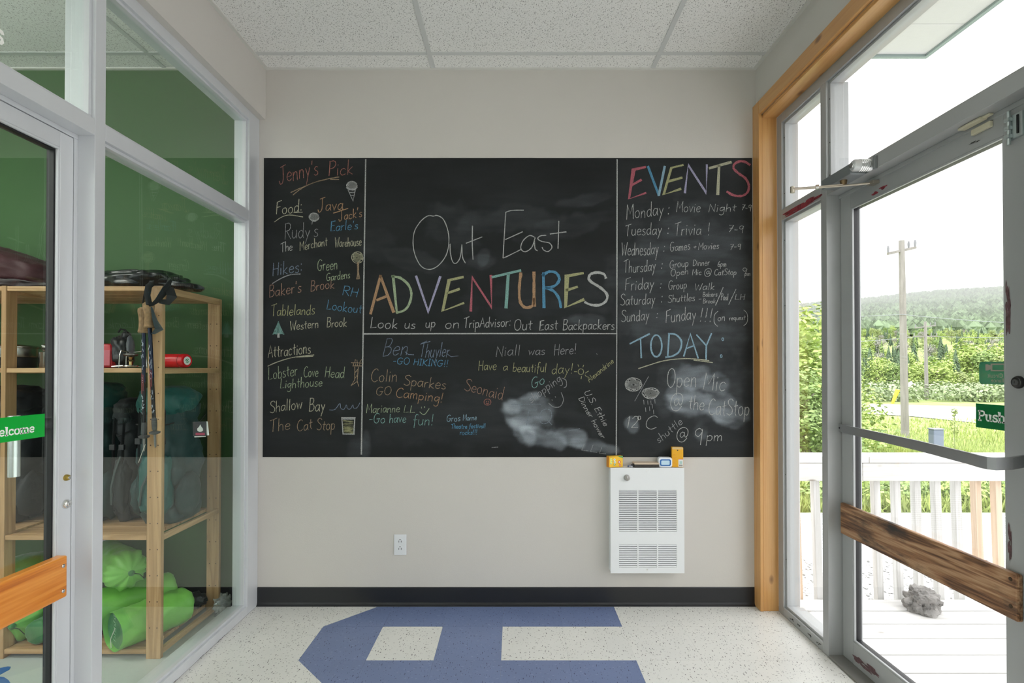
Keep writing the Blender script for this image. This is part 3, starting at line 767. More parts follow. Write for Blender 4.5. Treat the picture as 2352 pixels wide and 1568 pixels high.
# eraser smears: (frame px centre, radii px, angle deg, strength)
SM = [(1218, 955, 56, 40, 4, .36), (1200, 985, 36, 26, 60, .30), (1250, 1005, 60, 22, 14, .28), (1310, 1005, 45, 18, 10, .34), (1360, 1022, 50, 14, 15, .26), (1178, 935, 20, 20, 0, .3),
      (1240, 945, 32, 22, 0, .08),
      (1590, 865, 46, 28, 5, .26), (1640, 880, 36, 26, 10, .22), (1585, 925, 52, 30, 5, .30), (1655, 940, 48, 30, 10, .26), (1560, 900, 35, 30, 0, .16), (1665, 960, 36, 18, 20, .16),
      (1450, 975, 15, 20, -20, .20), (1605, 992, 22, 24, 0, .12), (1610, 900, 105, 70, 0, .05),
      (1575, 650, 165, 170, 0, .045), (1590, 560, 130, 50, -8, .035), (1570, 760, 150, 60, 10, .035),
      (1180, 500, 130, 30, -6, .035), (1100, 600, 40, 18, 0, .05), (1300, 520, 110, 26, -14, .035), (1040, 520, 60, 50, 20, .03), (1250, 690, 170, 60, 0, .018), (1345, 735, 60, 14, 0, .08),
      (950, 600, 90, 22, 10, .03), (820, 1030, 25, 30, 0, .05), (842, 1020, 10, 40, 0, .05), (1100, 960, 260, 70, 0, .018), (870, 560, 40, 40, 0, .02), (1110, 590, 14, 20, 30, .06), (1345, 460, 60, 12, -8, .04)]
def dust(px, py):
    t = 0.0
    for cx, cy, rx, ry, an, st_ in SM:
        dx, dy = px - cx, py - cy
        if abs(dx) > 1.7 * max(rx, ry) or abs(dy) > 1.7 * max(rx, ry): continue
        a = math.radians(an); u = (dx * math.cos(a) + dy * math.sin(a)) / rx; w_ = (-dx * math.sin(a) + dy * math.cos(a)) / ry
        q = noise.fractal(Vector((px * .02, py * .02, cx * .1)), 1., 2., 4) * .5
        d = math.sqrt(u * u + w_ * w_) + q
        k = max(0., min(1., (1.18 - d) / .45)); k = k * k * (3 - 2 * k)
        t += .85 * st_ * k * (.75 + .6 * noise.fractal(Vector((px * .012 + 5, py * .05, cx)), 1., 2., 3))
    t += max(0, .010 + .010 * noise.fractal(Vector((px * .004, py * .012, 3.)), 1., 2., 4))
    if px > 1420: t += .012
    return t
nx, nz = 330, 200
verts = []; faces = []; dv = []
cxb, czb = (BX0 + BX1) / 2, (BZ0 + BZ1) / 2
TH = .0035
for j in range(nz + 1):
    for i in range(nx + 1):
        x = BX0 + (BX1 - BX0) * i / nx; z = BZ0 + (BZ1 - BZ0) * j / nz
        dz = .0012 * noise.noise(Vector((x * 6, 1.3, 0))) if j in (0, nz) else 0
        verts.append((x - cxb, -TH, z - BZ0 + dz)); dv.append(0.)
        px = 1181 + x * CF / CD; py = 845 - (z - CH) * CF / CD
        dv[-1] = dust(px, py)
for j in range(nz):
    for i in range(nx):
        a = j * (nx + 1) + i; faces.append((a, a + 1, a + nx + 2, a + nx + 1))
nb = len(verts)
w2, h2 = (BX1 - BX0) / 2, BZ1 - BZ0
for (x, y, z) in ((-w2, -TH, 0), (w2, -TH, 0), (w2, -TH, h2), (-w2, -TH, h2), (-w2, -.0001, 0), (w2, -.0001, 0), (w2, -.0001, h2), (-w2, -.0001, h2)):
    verts.append((x, y, z)); dv.append(0.)
for f in ((0, 4, 5, 1), (1, 5, 6, 2), (2, 6, 7, 3), (3, 7, 4, 0), (4, 7, 6, 5)): faces.append(tuple(nb + q for q in f))
me = bpy.data.meshes.new('chalkboard'); me.from_pydata(verts, [], faces); me.update()
at = me.attributes.new('dust', 'FLOAT', 'POINT'); at.data.foreach_set('value', dv)
m, nt, b = newmat('black_chalkboard_paint')
an = nd(nt, 'ShaderNodeAttribute'); an.attribute_name = 'dust'
n1 = nd(nt, 'ShaderNodeTexNoise'); n1.inputs['Scale'].default_value = 260; n1.inputs['Detail'].default_value = 3
v_ = objcoord(nt, (1, 1, 1)); nt.links.new(v_, n1.inputs['Vector'])
v2_ = objcoord(nt, (4, 1, 22)); n2 = nd(nt, 'ShaderNodeTexNoise'); n2.inputs['Scale'].default_value = 1; n2.inputs['Detail'].default_value = 8; n2.inputs['Distortion'].default_value = 1.
nt.links.new(v2_, n2.inputs['Vector'])
ma = nd(nt, 'ShaderNodeMath', operation='MULTIPLY_ADD'); ma.inputs[1].default_value = .7; ma.inputs[2].default_value = .6; nt.links.new(n1.outputs['Fac'], ma.inputs[0])
mm = nd(nt, 'ShaderNodeMath', operation='MULTIPLY'); nt.links.new(an.outputs['Fac'], mm.inputs[0]); nt.links.new(ma.outputs[0], mm.inputs[1])
mb2 = nd(nt, 'ShaderNodeMath', operation='MULTIPLY_ADD'); mb2.inputs[1].default_value = .9; mb2.inputs[2].default_value = .45; nt.links.new(n2.outputs['Fac'], mb2.inputs[0])
mm2 = nd(nt, 'ShaderNodeMath', operation='MULTIPLY'); nt.links.new(mm.outputs[0], mm2.inputs[0]); nt.links.new(mb2.outputs[0], mm2.inputs[1])
mx = nd(nt, 'ShaderNodeMixRGB'); nt.links.new(mm2.outputs[0], mx.inputs[0]); mx.inputs[1].default_value = (.0095, .0105, .011, 1); mx.inputs[2].default_value = (.62, .70, .78, 1)
nt.links.new(mx.outputs[0], b.inputs['Base Color']); b.inputs['Roughness'].default_value = .72; b.inputs['Specular IOR Level'].default_value = .25
me.materials.append(m)
board = bpy.data.objects.new('chalkboard', me); COL.objects.link(board); board.location = (cxb, 0, BZ0); board['_loc'] = (cxb, 0, BZ0)
tag(board, 'large black chalkboard covered in coloured chalk writing', 'chalkboard')

FONT = {
 'a': (5, ['~4.5,4 3,5 1,4.2 .3,2 1.2,.2 3,.6 4.5,3.5', '4.5,5 4.4,1.5 5,0']), 'b': (4.8, ['.5,10 .5,0', '~.5,3.5 2,5 4,4.5 4.3,2 3,.1 .5,.6']),
 'c': (4.4, ['~4,4.2 2.5,5 .6,4 .3,1.6 1.8,0 4,.8']), 'd': (5, ['~4.3,3.8 2.8,5 .8,4 .4,1.8 1.6,0 3.2,.6 4.3,2.6', '4.4,10 4.3,1 4.8,0']),
 'e': (4.6, ['~.6,2.6 4.2,3 3.6,4.8 1.8,4.9 .4,3 .8,.8 2.4,0 4.3,.9']), 'f': (3.8, ['~4,9.4 2.8,10 1.8,8.5 1.7,4 1.6,-2', '.3,5 3.6,5.3']),
 'g': (4.8, ['~4.3,4.2 2.5,5 .7,4 .6,1.8 2.2,.8 4.2,3.4', '~4.4,5 4.4,0 3.8,-3.2 2,-4 .4,-3']), 'h': (4.8, ['.5,10 .5,0', '~.5,3 2,4.9 3.6,4.8 4.2,3 4.3,0']),
 'i': (1.8, ['.8,5 .8,0', '.8,7.2 .9,7.7']), 'j': (2.6, ['~2,5 2,-2 1,-4 0,-3.4']), 'k': (4.6, ['.5,10 .5,0', '3.8,5 .6,2.2 4.2,0']), 'l': (1.8, ['.8,10 .8,.2']),
 'm': (6.6, ['.4,5 .4,0', '~.4,3 1.6,4.9 2.9,4.4 3.1,0', '~3.1,3 4.4,4.9 5.7,4.4 6,0']), 'n': (4.8, ['.4,5 .4,0', '~.4,3 2,4.9 3.6,4.6 4,2.5 4.1,0']),
 'o': (4.9, ['~2.3,5 .6,4 .3,1.8 1.8,0 3.8,.6 4.4,3 3.4,4.8 2.3,5']), 'p': (4.8, ['.5,5 .5,-4', '~.5,3.8 2,5 4,4.4 4.2,1.8 2.6,.2 .6,1']),
 'q': (4.8, ['~4.3,4.2 2.5,5 .7,4 .6,1.4 2.2,.4 4.2,3', '4.3,5 4.3,-4']), 'r': (3.4, ['.5,5 .5,0', '~.5,3 1.6,4.7 3.2,4.9']),
 's': (4, ['~3.6,4.6 2,5 .7,4 1.6,2.9 3.3,2 3.4,.6 1.8,0 .3,.6']), 't': (3.6, ['1.8,8.2 1.7,1.2 2.6,0', '.2,5.2 3.6,5.6']),
 'u': (4.8, ['~.5,5 .5,1.4 2,0 3.6,1 4.2,3', '4.2,5 4.2,0']), 'v': (4.2, ['.2,5 2,0 4,5']), 'w': (6.2, ['.2,5 1.6,0 3,4 4.4,0 6,5']), 'x': (4.2, ['.3,5 4,0', '4,5 .3,0']),
 'y': (4.6, ['.4,5 2.3,1', '4.2,5 2.4,.5 .8,-4']), 'z': (4.4, ['.4,5 4,5 .4,0 4.2,0']),
 'A': (6, ['0,0 3,10 6,0', '1.2,3.6 4.8,4']), 'B': (5.6, ['.8,10 .6,0', '~.8,9.8 4,9.6 4.6,7.6 3.4,5.6 .9,5.2', '~.9,5.2 4.4,4.8 5.4,2.6 3.8,.4 .6,0']),
 'C': (6.2, ['~5.8,8.8 4,10 1.4,8.4 .3,5 1,1.6 3.4,0 6,1.2']), 'D': (6.2, ['.8,10 .6,0', '~.4,10 3.6,9.4 6,6.6 5.6,2.6 3.4,.4 .6,0']),
 'E': (5.2, ['4.8,10 .8,9.6 .6,0 5,.4', '.8,5.2 4.2,5.6']), 'F': (5, ['5,10.6 .8,9.4 .6,0', '.8,5.2 4,5.8']),
 'G': (6.8, ['~5.8,9 3.6,10 1.2,8.4 .3,5 1,1.4 3.2,0 5.2,1 5.8,4', '3.4,4.2 6.6,4.4']), 'H': (6, ['.7,10 .5,0', '5.4,10 5.2,0', '.5,5 5.4,5.4']),
 'I': (2.6, ['1.2,10 1.2,0', '0,10 2.4,10', '0,0 2.4,0']), 'J': (6, ['1.4,9.7 6,10.8', '~3.6,10 3.8,3 2.8,0 1,-.6 0,1.4']), 'K': (5.6, ['.6,10 .5,0', '5,10 .7,4.6 5.6,0']),
 'L': (5.2, ['.7,10 .5,.2 5,.8']), 'M': (7.2, ['.3,0 .6,10 3.4,3.4 6.2,10 6.8,0']), 'N': (6, ['.4,0 .6,10 5.4,0 5.4,10']),
 'O': (6.8, ['~3.2,10 1,8.6 .3,5 1.2,1.4 3.4,0 5.6,1.6 6.4,5.2 5.4,8.8 3.2,10']), 'P': (5.2, ['.7,10 .6,0', '~.3,9.6 3.6,10 5.2,8.2 4.2,5.6 .8,4.6']),
 'R': (5.6, ['.7,10 .6,0', '~.3,9.6 3.6,10 5.2,8.2 4.2,5.8 .8,5', '2,5 5.6,0']), 'S': (5.6, ['~5.4,8.8 3.4,10 .9,9 1,7 3.2,5.4 5.2,3.6 5,1.2 2.8,0 .2,1']),
 'T': (6, ['0,9.2 6,10.8', '3,10 2.8,0']), 'U': (6, ['~.5,10 .5,2 2.6,0 5,1.6 5.4,10']), 'W': (8, ['.2,10 2,0 4,8 5.8,0 8,10']), 'Y': (6, ['.3,10 3,5', '6,10 2.6,0']), 'Q': (7, ['~3.2,10 1,8.6 .3,5 1.2,1.4 3.4,0 5.6,1.6 6.4,5.2 5.4,8.8 3.2,10', '4,3 7,-1']),
 '1': (2, ['0,8 1.2,10 1,0']), '2': (5, ['~.4,8 2,10 4.2,9 3.8,5.6 .4,.2', '.4,.2 4.8,.2']), '6': (5, ['~4,10 1.4,7 .4,3 1.6,.2 4,.8 4.4,3.4 2.6,4.8 .6,3']),
 '7': (5, ['.2,9.6 4.6,10 1.6,0', '1.2,5.2 4,5.4']), '9': (5, ['~4.2,8.6 2.6,10 .6,8.6 .8,6 2.6,5.2 4.2,7.6', '4.3,9.6 4.2,0']),
 ':': (1.8, ['.8,1 .9,1.6', '.8,5.4 .9,6']), '!': (2, ['1,10 .9,3.4', '.9,.2 1,.8']), "'": (1.4, ['.8,10 .5,7.6']), '-': (4, ['.4,4 3.4,4.2']), '+': (4, ['.4,4 3.6,4.2', '2,6 2,2']),
 '(': (2.4, ['~2.2,11 .4,8 .3,2 2,-1']), ')': (2.4, ['~.2,11 2,8 2,2 .2,-1']), '.': (1.6, ['.6,0 .7,.6']), '/': (4, ['4,11 0,-1']),
 '@': (8, ['~7.2,2 5,-.6 2,0 .3,3.6 1,8 4,10 7,8.4 7.6,5 6.4,2.6 5.4,4 5.2,6.4', '~5.2,5.6 4,6.6 2.6,5.4 2.6,3.6 3.8,2.6 5.2,4.4'])}
CH_ = {}
def chalk(name, col):
    if name in CH_: return CH_[name]
    m = bpy.data.materials.new('chalk_' + name); m.use_nodes = True; nt = m.node_tree; b = nt.nodes['Principled BSDF']
    b.inputs['Base Color'].default_value = (*col, 1); b.inputs['Roughness'].default_value = .95; b.inputs['Specular IOR Level'].default_value = .1
    n = nd(nt, 'ShaderNodeTexNoise'); n.inputs['Scale'].default_value = 420; n.inputs['Detail'].default_value = 2
    g = nd(nt, 'ShaderNodeNewGeometry'); nt.links.new(g.outputs['Position'], n.inputs['Vector'])
    r = nd(nt, 'ShaderNodeMapRange'); r.inputs[1].default_value = .36; r.inputs[2].default_value = .58; r.inputs[3].default_value = .18; r.inputs[4].default_value = 1.0
    nt.links.new(n.outputs['Fac'], r.inputs[0]); nt.links.new(r.outputs[0], b.inputs['Alpha'])
    CH_[name] = m
    return m
CC = dict(white=(.53, .54, .53), grey=(.36, .37, .38), dim=(.30, .31, .32), pink=(.40, .17, .14), red=(.52, .15, .19), orange=(.50, .31, .18), tan=(.40, .30, .20), yellow=(.46, .46, .25), pale=(.55, .54, .40),
          green=(.42, .52, .34), teal=(.26, .48, .44), blue=(.12, .33, .52), sky=(.32, .50, .62), lav=(.45, .43, .62), greyblue=(.21, .27, .36), brown=(.42, .26, .19), faint=(.22, .26, .30))
FR = dict(A=(590, 350, 4.354), B=(590, 700, 4.354), C=(830, 460, 3.986), D=(830, 760, 3.986), E=(1410, 360, 7.127), F=(1410, 550, 7.127), G=(1410, 740, 4.9), X=(0, 0, 1.))
CY = -.0046
rch = random.Random(5)
def pw(fr, x, y):
    ox, oy, s = FR[fr]; p = at_y(ox + x / s, oy + y / s, CY); return (p.x, p.z)
PXM = CD / CF
O0 = Vector((0, CY, 0))
nth = [0]
def strokes(fr, lines, col, w=1.7, name='chalk_drawing', label=None):
    """lines: list of (smooth, [(x,y)...]) in frame units; w = stroke width in photo pixels"""
    mb = MB(); nth[0] += 1
    o = Vector((0, CY - .00004 * (nth[0] % 9), 0))
    for sm, pts in lines: ribbon(mb, [pw(fr, *p) for p in pts], w * PXM, o, X_, Z_, sm, .22, rch)
    return mb.build(name, chalk(col, CC[col]), board, label)
def write(fr, txt, x0, y0, x1, y1, h, col, w=1.5, slant=.06, vert=None):
    w = w * .88
    mb = MB(); nth[0] += 1
    o = Vector((0, CY - .00004 * (nth[0] % 9), 0))
    tot = sum(FONT[c][0] + 1.0 if c != ' ' else 4 for c in txt) - 1.0
    bx_, by_ = (x1 - x0) / tot, (y1 - y0) / tot
    L = math.hypot(x1 - x0, y1 - y0); ux, uy = (x1 - x0) / L, (y1 - y0) / L
    nx_, ny_ = uy, -ux                     # up, perpendicular to baseline (image coords)
    if vert is None: nx_, ny_ = nx_ * .5, -1.0
    x = 0
    for c in txt:
        if c == ' ': x += 4; continue
        wd, st_ = FONT[c]
        jy = rch.uniform(-.35, .35); js = rch.uniform(.93, 1.07)
        for q in st_:
            sm = q.startswith('~'); pts = [tuple(float(t) for t in p.split(',')) for p in q.lstrip('~').split()]
            P = []
            for a, b_ in pts:
                u = x + a + b_ * slant * 2; v = (b_ * js + jy) * h / 10
                P.append(pw(fr, x0 + bx_ * u + nx_ * v, y0 + by_ * u + ny_ * v))
            ribbon(mb, P, w * PXM, o, X_, Z_, sm, .22, rch)
        x += wd + 1.0
    return mb.build('chalk_writing', chalk(col, CC[col]), board)
def scrib(fr, cx, cy, rx, ry, col, n=26, w=1.6, label=None, seed=1):
    rr = random.Random(seed); pts = []
    for k in range(n):
        a = k * 2.4 + rr.uniform(-.3, .3); r_ = math.sqrt(rr.uniform(.1, 1)); pts.append((cx + rx * r_ * math.cos(a), cy + ry * r_ * math.sin(a)))
    ring = [(cx + rx * math.cos(t / 10 * 6.283) * rr.uniform(.92, 1.06), cy + ry * math.sin(t / 10 * 6.283) * rr.uniform(.92, 1.06)) for t in range(11)]
    strokes(fr, [(True, pts), (True, ring)], col, w, label=label)
def circ(cx, cy, rx, ry, n=12): return [(cx + rx * math.cos(k / n * 6.283), cy + ry * math.sin(k / n * 6.283)) for k in range(n + 1)]
# panel lines
for pts in ([(840, 366), (837, 560), (834, 770), (830, 1043)], [(1417.5, 366), (1417, 600), (1416.5, 800), (1415.5, 1046)], [(836, 766.5), (1000, 766), (1200, 765.5), (1417, 766)]):
    strokes('X', [(False, pts)], 'white', 2.6, name='chalk_line', label='white chalk dividing line')
T = write
# left panel
T('A', "Jenny's", 225, 310, 615, 228, 165, 'pink', 1.8); 
T('A', 'Pick', 715, 237, 960, 215, 140, 'pink', 1.8)
strokes('A', [(1, [(340, 400), (450, 350), (600, 292), (720, 262), (820, 245)]), (1, [(362, 425), (440, 365), (560, 305), (700, 268)]), (0, [(735, 268), (820, 270)])], 'tan', 1.8, name='chalk_line')
scrib('A', 952, 332, 50, 42, 'white', 40, 2.4, 'ice cream cone drawn in white chalk'); strokes('A', [(0, [(912, 375), (962, 485), (985, 370)]), (0, [(930, 400), (975, 400)]), (0, [(945, 430), (970, 430)]), (0, [(895, 352), (930, 375), (960, 360), (1005, 350)])], 'grey', 2.2)
T('A', 'Food:', 190, 618, 450, 592, 120, 'pale', 1.8); strokes('A', [(1, [(175, 695), (250, 645), (330, 625), (460, 645)]), (0, [(370, 600), (455, 597)])], 'pale', 1.6, name='chalk_line')
T('A', 'Java', 610, 590, 860, 568, 120, 'orange', 1.8); strokes('A', [(0, [(765, 607), (910, 560)])], 'orange', 1.7)
T('A', "Jack's", 820, 685, 1052, 640, 90, 'orange', 1.7)
scrib('A', 572, 646, 46, 38, 'white', 40, 2.6, 'round white chalk blob')
T('A', "Rudy's", 275, 868, 612, 838, 150, 'grey', 1.6); T('A', "Earle's", 735, 787, 1010, 765, 92, 'blue', 1.7)
T('A', 'The', 240, 998, 355, 975, 95, 'white', 1.5); T('A', 'Merchant', 430, 982, 705, 928, 90, 'pale', 1.5); T('A', 'Warehouse', 780, 948, 1045, 930, 92, 'pale', 1.5)
T('A', 'Hikes:', 155, 1230, 452, 1190, 125, 'greyblue', 1.8); strokes('A', [(1, [(155, 1310), (250, 1255), (340, 1222), (435, 1215)])], 'grey', 2.2, name='chalk_line')
T('A', 'Green', 605, 1185, 805, 1168, 112, 'green', 1.5); T('A', 'Gardens', 695, 1285, 932, 1255, 80, 'green', 1.4)
scrib('A', 1005, 1050, 58, 58, 'pale', 46, 1.5, 'tree with a round crown drawn in chalk'); strokes('A', [(1, [(1004, 1100), (1008, 1200), (998, 1265)]), (1, [(1020, 1100), (1018, 1200), (1028, 1260)]), (0, [(998, 1265), (1028, 1262)]), (0, [(1012, 1100), (1012, 1255)])], 'tan', 1.8)
T('A', "Baker's", 122, 1445, 445, 1395, 112, 'brown', 1.6); T('A', 'Brook', 535, 1388, 775, 1355, 100, 'brown', 1.6); T('A', 'RH', 850, 1425, 1005, 1448, 90, 'blue', 1.6)
T('B', 'Tablelands', 140, 112, 578, 95, 105, 'yellow', 1.6); T('B', 'Lookout', 695, 45, 1045, 85, 95, 'blue', 1.6)
T('B', 'Western', 330, 255, 615, 225, 88, 'pale', 1.6); T('B', 'Brook', 698, 225, 898, 213, 92, 'pale', 1.6)
tp = [(0, [(215, 165), (215, 285)])]
for k in range(9):
    yy = 172 + k * 13; hw = 8 + k * 6
    tp.append((0, [(215 - hw, yy + 16), (215, yy)])); tp.append((0, [(215 + hw, yy + 16), (215, yy)])); tp.append((0, [(215 - hw * .5, yy + 14), (215 + hw * .5, yy + 12)]))
strokes('B', tp, 'teal', 1.7, label='small fir tree drawn in green chalk'); strokes('B', [(0, [(210, 285), (208, 325)]), (0, [(222, 285), (224, 325)]), (0, [(216, 290), (216, 325)])], 'white', 1.8)
T('B', 'Attractions', 112, 530, 538, 480, 118, 'pale', 1.7); strokes('B', [(1, [(110, 612), (200, 572), (330, 532), (450, 512), (570, 500)]), (0, [(400, 522), (560, 513)])], 'pale', 1.8, name='chalk_line')
T('B', 'Lobster', 115, 750, 405, 700, 118, 'green', 1.5); T('B', 'Cove', 468, 722, 612, 716, 110, 'green', 1.5); T('B', 'Head', 678, 722, 872, 728, 105, 'green', 1.5); T('B', 'Lighthouse', 232, 835, 652, 812, 95, 'green', 1.5)
strokes('B', [(0, [(942, 577), (1062, 582)]), (0, [(958, 610), (1048, 610)]), (0, [(965, 580), (968, 612)]), (0, [(1030, 580), (1028, 612)]), (0, [(980, 575), (985, 545)]), (0, [(1005, 575), (1000, 550)]), (0, [(1030, 572), (1048, 545)]),
              (0, [(985, 590), (990, 610)]), (0, [(1008, 590), (1004, 610)]), (0, [(980, 620), (978, 750), (942, 808)]), (0, [(1015, 620), (1003, 760), (1020, 815)]), (0, [(980, 680), (1012, 640)]), (0, [(978, 740), (1010, 690)]), (0, [(942, 808), (1003, 765)])], 'tan', 1.5, label='lighthouse drawn in chalk')
T('B', 'Shallow', 130, 1078, 452, 1035, 112, 'pale', 1.6); T('B', 'Bay', 520, 1062, 680, 1055, 130, 'pale', 1.6)
strokes('B', [(1, [(725, 1050), (780, 1045), (830, 985), (838, 1030), (870, 1045), (895, 1000), (905, 1035), (935, 1040), (960, 1000), (968, 1030), (1000, 1028), (1030, 980)])], 'greyblue', 1.5, label='blue chalk wave')
T('B', 'The', 128, 1275, 332, 1245, 115, 'tan', 1.6); T('B', 'Cat', 402, 1265, 555, 1238, 118, 'tan', 1.6); T('B', 'Stop', 598, 1252, 778, 1250, 112, 'tan', 1.6)
strokes('B', [(0, [(845, 1127), (985, 1127)]), (0, [(850, 1130), (862, 1290), (970, 1292), (980, 1130)]), (0, [(860, 1140), (975, 1140)])], 'white', 2., label='drinking glass drawn in chalk')
zz = []
for k in range(22): zz.append((866 + (k % 2) * 100 + R.uniform(-6, 6), 1158 + k * 6))
strokes('B', [(0, zz)], 'yellow', 2.)
# centre, upper
strokes('C', [(1, [(655, 145), (700, 140), (755, 180), (795, 290), (800, 400), (772, 510), (700, 600), (620, 632), (545, 600), (492, 500), (473, 390), (488, 280), (545, 190), (610, 142), (660, 145)]),
              (1, [(812, 400), (815, 480), (835, 560), (868, 575), (905, 520), (920, 405)]), (1, [(920, 405), (927, 520), (952, 572)]),
              (0, [(1017, 235), (1015, 400), (1022, 540)]), (0, [(960, 392), (1105, 335)])], 'white', 2., name='chalk_writing')
strokes('C', [(1, [(1485, 90), (1380, 92), (1322, 108)]), (0, [(1322, 108), (1310, 300), (1297, 525)]), (0, [(1320, 358), (1475, 288)]), (1, [(1297, 527), (1330, 515), (1460, 450)]),
              (1, [(1590, 340), (1540, 322), (1480, 370), (1460, 440), (1500, 470), (1560, 430), (1590, 345)]), (1, [(1585, 360), (1590, 440), (1612, 460)]),
              (1, [(1690, 320), (1640, 325), (1615, 350), (1650, 375), (1720, 390), (1745, 430), (1710, 468), (1670, 455), (1655, 430)]), (0, [(1808, 190), (1805, 320), (1800, 440)]), (0, [(1728, 308), (1875, 288)])], 'white', 2., name='chalk_writing')
BW = 6.6
def fat(fr, lines, col, w):
    """letters built of several parallel chalk passes"""
    L = []
    for sm, pts in lines: L.append((sm, pts))
    strokes(fr, L, col, w, name='chalk_letter')
fat('C', [(0, [(175, 692), (85, 1035)]), (0, [(175, 692), (295, 1020)]), (0, [(145, 912), (225, 880)])], 'orange', BW)
fat('C', [(0, [(290, 690), (325, 1028)]), (1, [(280, 695), (360, 712), (435, 780), (458, 870), (430, 965), (385, 1010), (328, 1026)])], 'green', BW - 1)
fat('C', [(0, [(502, 695), (612, 1018), (722, 700)])], 'lav', BW - 1)
fat('C', [(0, [(930, 702), (803, 730), (745, 1012), (935, 940)]), (0, [(785, 850), (895, 812)])], 'yellow', BW - 1)
fat('C', [(0, [(1002, 1010), (1015, 705), (1193, 980), (1186, 690)])], 'red', BW - 1)
fat('C', [(0, [(1200, 702), (1455, 642)]), (0, [(1345, 675), (1325, 980)])], 'teal', BW)
fat('C', [(1, [(1460, 668), (1446, 800), (1450, 910), (1480, 968), (1530, 980), (1575, 945), (1580, 800), (1580, 660)]), (0, [(1582, 900), (1586, 965)])], 'orange', BW)
fat('C', [(0, [(1666, 665), (1672, 978)]), (1, [(1662, 685), (1720, 652), (1785, 665), (1812, 725), (1770, 782), (1690, 800)]), (1, [(1690, 800), (1760, 830), (1810, 900), (1825, 978)])], 'blue', BW - .4)
fat('C', [(0, [(2028, 666), (1882, 692), (1870, 978), (2034, 908)]), (0, [(1880, 822), (1975, 792)])], 'yellow', BW - .4)
fat('C', [(1, [(2238, 710), (2220, 675), (2160, 660), (2100, 675), (2082, 715), (2110, 750), (2190, 800), (2248, 860), (2240, 920), (2180, 958), (2100, 955), (2048, 932)])], 'white', BW - .8)
T('C', 'Look', 80, 1172, 330, 1170, 95, 'white', 1.7); T('C', 'us', 392, 1175, 492, 1172, 88, 'white', 1.7); T('C', 'up', 585, 1165, 675, 1162, 88, 'white', 1.7); T('C', 'on', 765, 1172, 895, 1168, 92, 'white', 1.7)
T('C', 'TripAdvisor:', 935, 1168, 1365, 1152, 88, 'white', 1.7); T('C', 'Out', 1395, 1190, 1560, 1185, 98, 'white', 1.7); T('C', 'East', 1628, 1190, 1795, 1178, 92, 'white', 1.7); T('C', 'Backpackers', 1842, 1186, 2315, 1180, 92, 'white', 1.7)
# centre, lower: visitors' notes
T('D', 'Ben', 190, 237, 420, 215, 150, 'greyblue', 1.6, .16); strokes('D', [(0, [(400, 190), (430, 215), (480, 217)])], 'greyblue', 1.5)
T('D', 'Thuyler', 530, 240, 800, 235, 130, 'greyblue', 1.7, .16); strokes('D', [(0, [(780, 205), (820, 235), (888, 228)]), (0, [(540, 120), (630, 95)])], 'greyblue', 1.5)
T('D', '-GO HIKING!!', 285, 302, 790, 328, 60, 'blue', 1.5)
T('D', 'Colin', 85, 462, 325, 465, 115, 'tan', 1.6); T('D', 'Sparkes', 385, 492, 770, 535, 100, 'tan', 1.6); T('D', 'GO', 132, 588, 272, 582, 72, 'tan', 1.5); T('D', 'Camping!', 312, 602, 740, 655, 92, 'orange', 1.6)
T('D', 'Marianne', 45, 752, 350, 742, 80, 'green', 1.4); T('D', 'LL', 385, 748, 490, 748, 68, 'green', 1.5)
strokes('D', [(0, [(550, 695), (551, 705)]), (0, [(578, 690), (579, 700)]), (1, [(535, 740), (575, 765), (620, 710)])], 'green', 1.6, label='chalk smiling face')
T('D', '-Go', 68, 842, 215, 840, 88, 'teal', 1.6); T('D', 'have', 255, 842, 408, 835, 85, 'teal', 1.6); T('D', 'fun!', 468, 862, 655, 862, 100, 'teal', 1.6)
T('D', 'Seonaid', 940, 542, 1290, 632, 115, 'brown', 1.5)
strokes('D', [(1, circ(1155, 650, 32, 28)), (0, [(1145, 642), (1146, 648)]), (0, [(1163, 642), (1164, 648)]), (1, [(1142, 658), (1155, 667), (1168, 656)])], 'pink', 1.5, label='small round chalk face')
T('D', 'Gros', 780, 832, 905, 822, 58, 'sky', 1.4); T('D', 'Morne', 930, 820, 1055, 815, 52, 'sky', 1.4); T('D', 'Theatre festival!', 820, 892, 1135, 888, 42, 'blue', 1.4); T('D', 'rocks!!!', 900, 950, 1058, 945, 44, 'blue', 1.4)
T('D', 'Niall', 1230, 232, 1450, 222, 95, 'grey', 1.6); T('D', 'was', 1528, 222, 1678, 218, 85, 'grey', 1.5); T('D', 'Here!', 1762, 220, 1965, 208, 95, 'grey', 1.6)
T('D', 'Have', 1070, 360, 1235, 355, 88, 'yellow', 1.4); T('D', 'a', 1295, 362, 1340, 358, 70, 'yellow', 1.4); T('D', 'beautiful', 1385, 372, 1690, 376, 86, 'yellow', 1.4); T('D', 'day!', 1740, 390, 1932, 388, 95, 'yellow', 1.4)
strokes('D', [(1, circ(2010, 372, 25, 26)), (0, [(1990, 325), (1983, 308)]), (0, [(2028, 330), (2035, 312)]), (0, [(1972, 372), (1950, 372)]), (0, [(2050, 385), (2082, 365)]), (0, [(2048, 402), (2062, 418)]), (0, [(2015, 412), (2012, 438)])], 'yellow', 1.4, label='small chalk sun')
T('D', 'Alexandrine', 2088, 470, 2312, 285, 50, 'yellow', 1.4, .06, 1)
T('D', 'Go', 1560, 528, 1680, 480, 88, 'teal', 1.5); T('D', 'shopping', 1555, 662, 1835, 452, 78, 'grey', 1.5, .06, 1)
strokes('D', [(1, [(1715, 660), (1760, 695), (1820, 690), (1850, 630), (1830, 565)]), (1, [(1835, 430), (1872, 450), (1878, 500), (1855, 520)]), (0, [(1745, 628), (1748, 634)]), (0, [(1775, 600), (1778, 606)])], 'grey', 1.5, label='chalk smile')
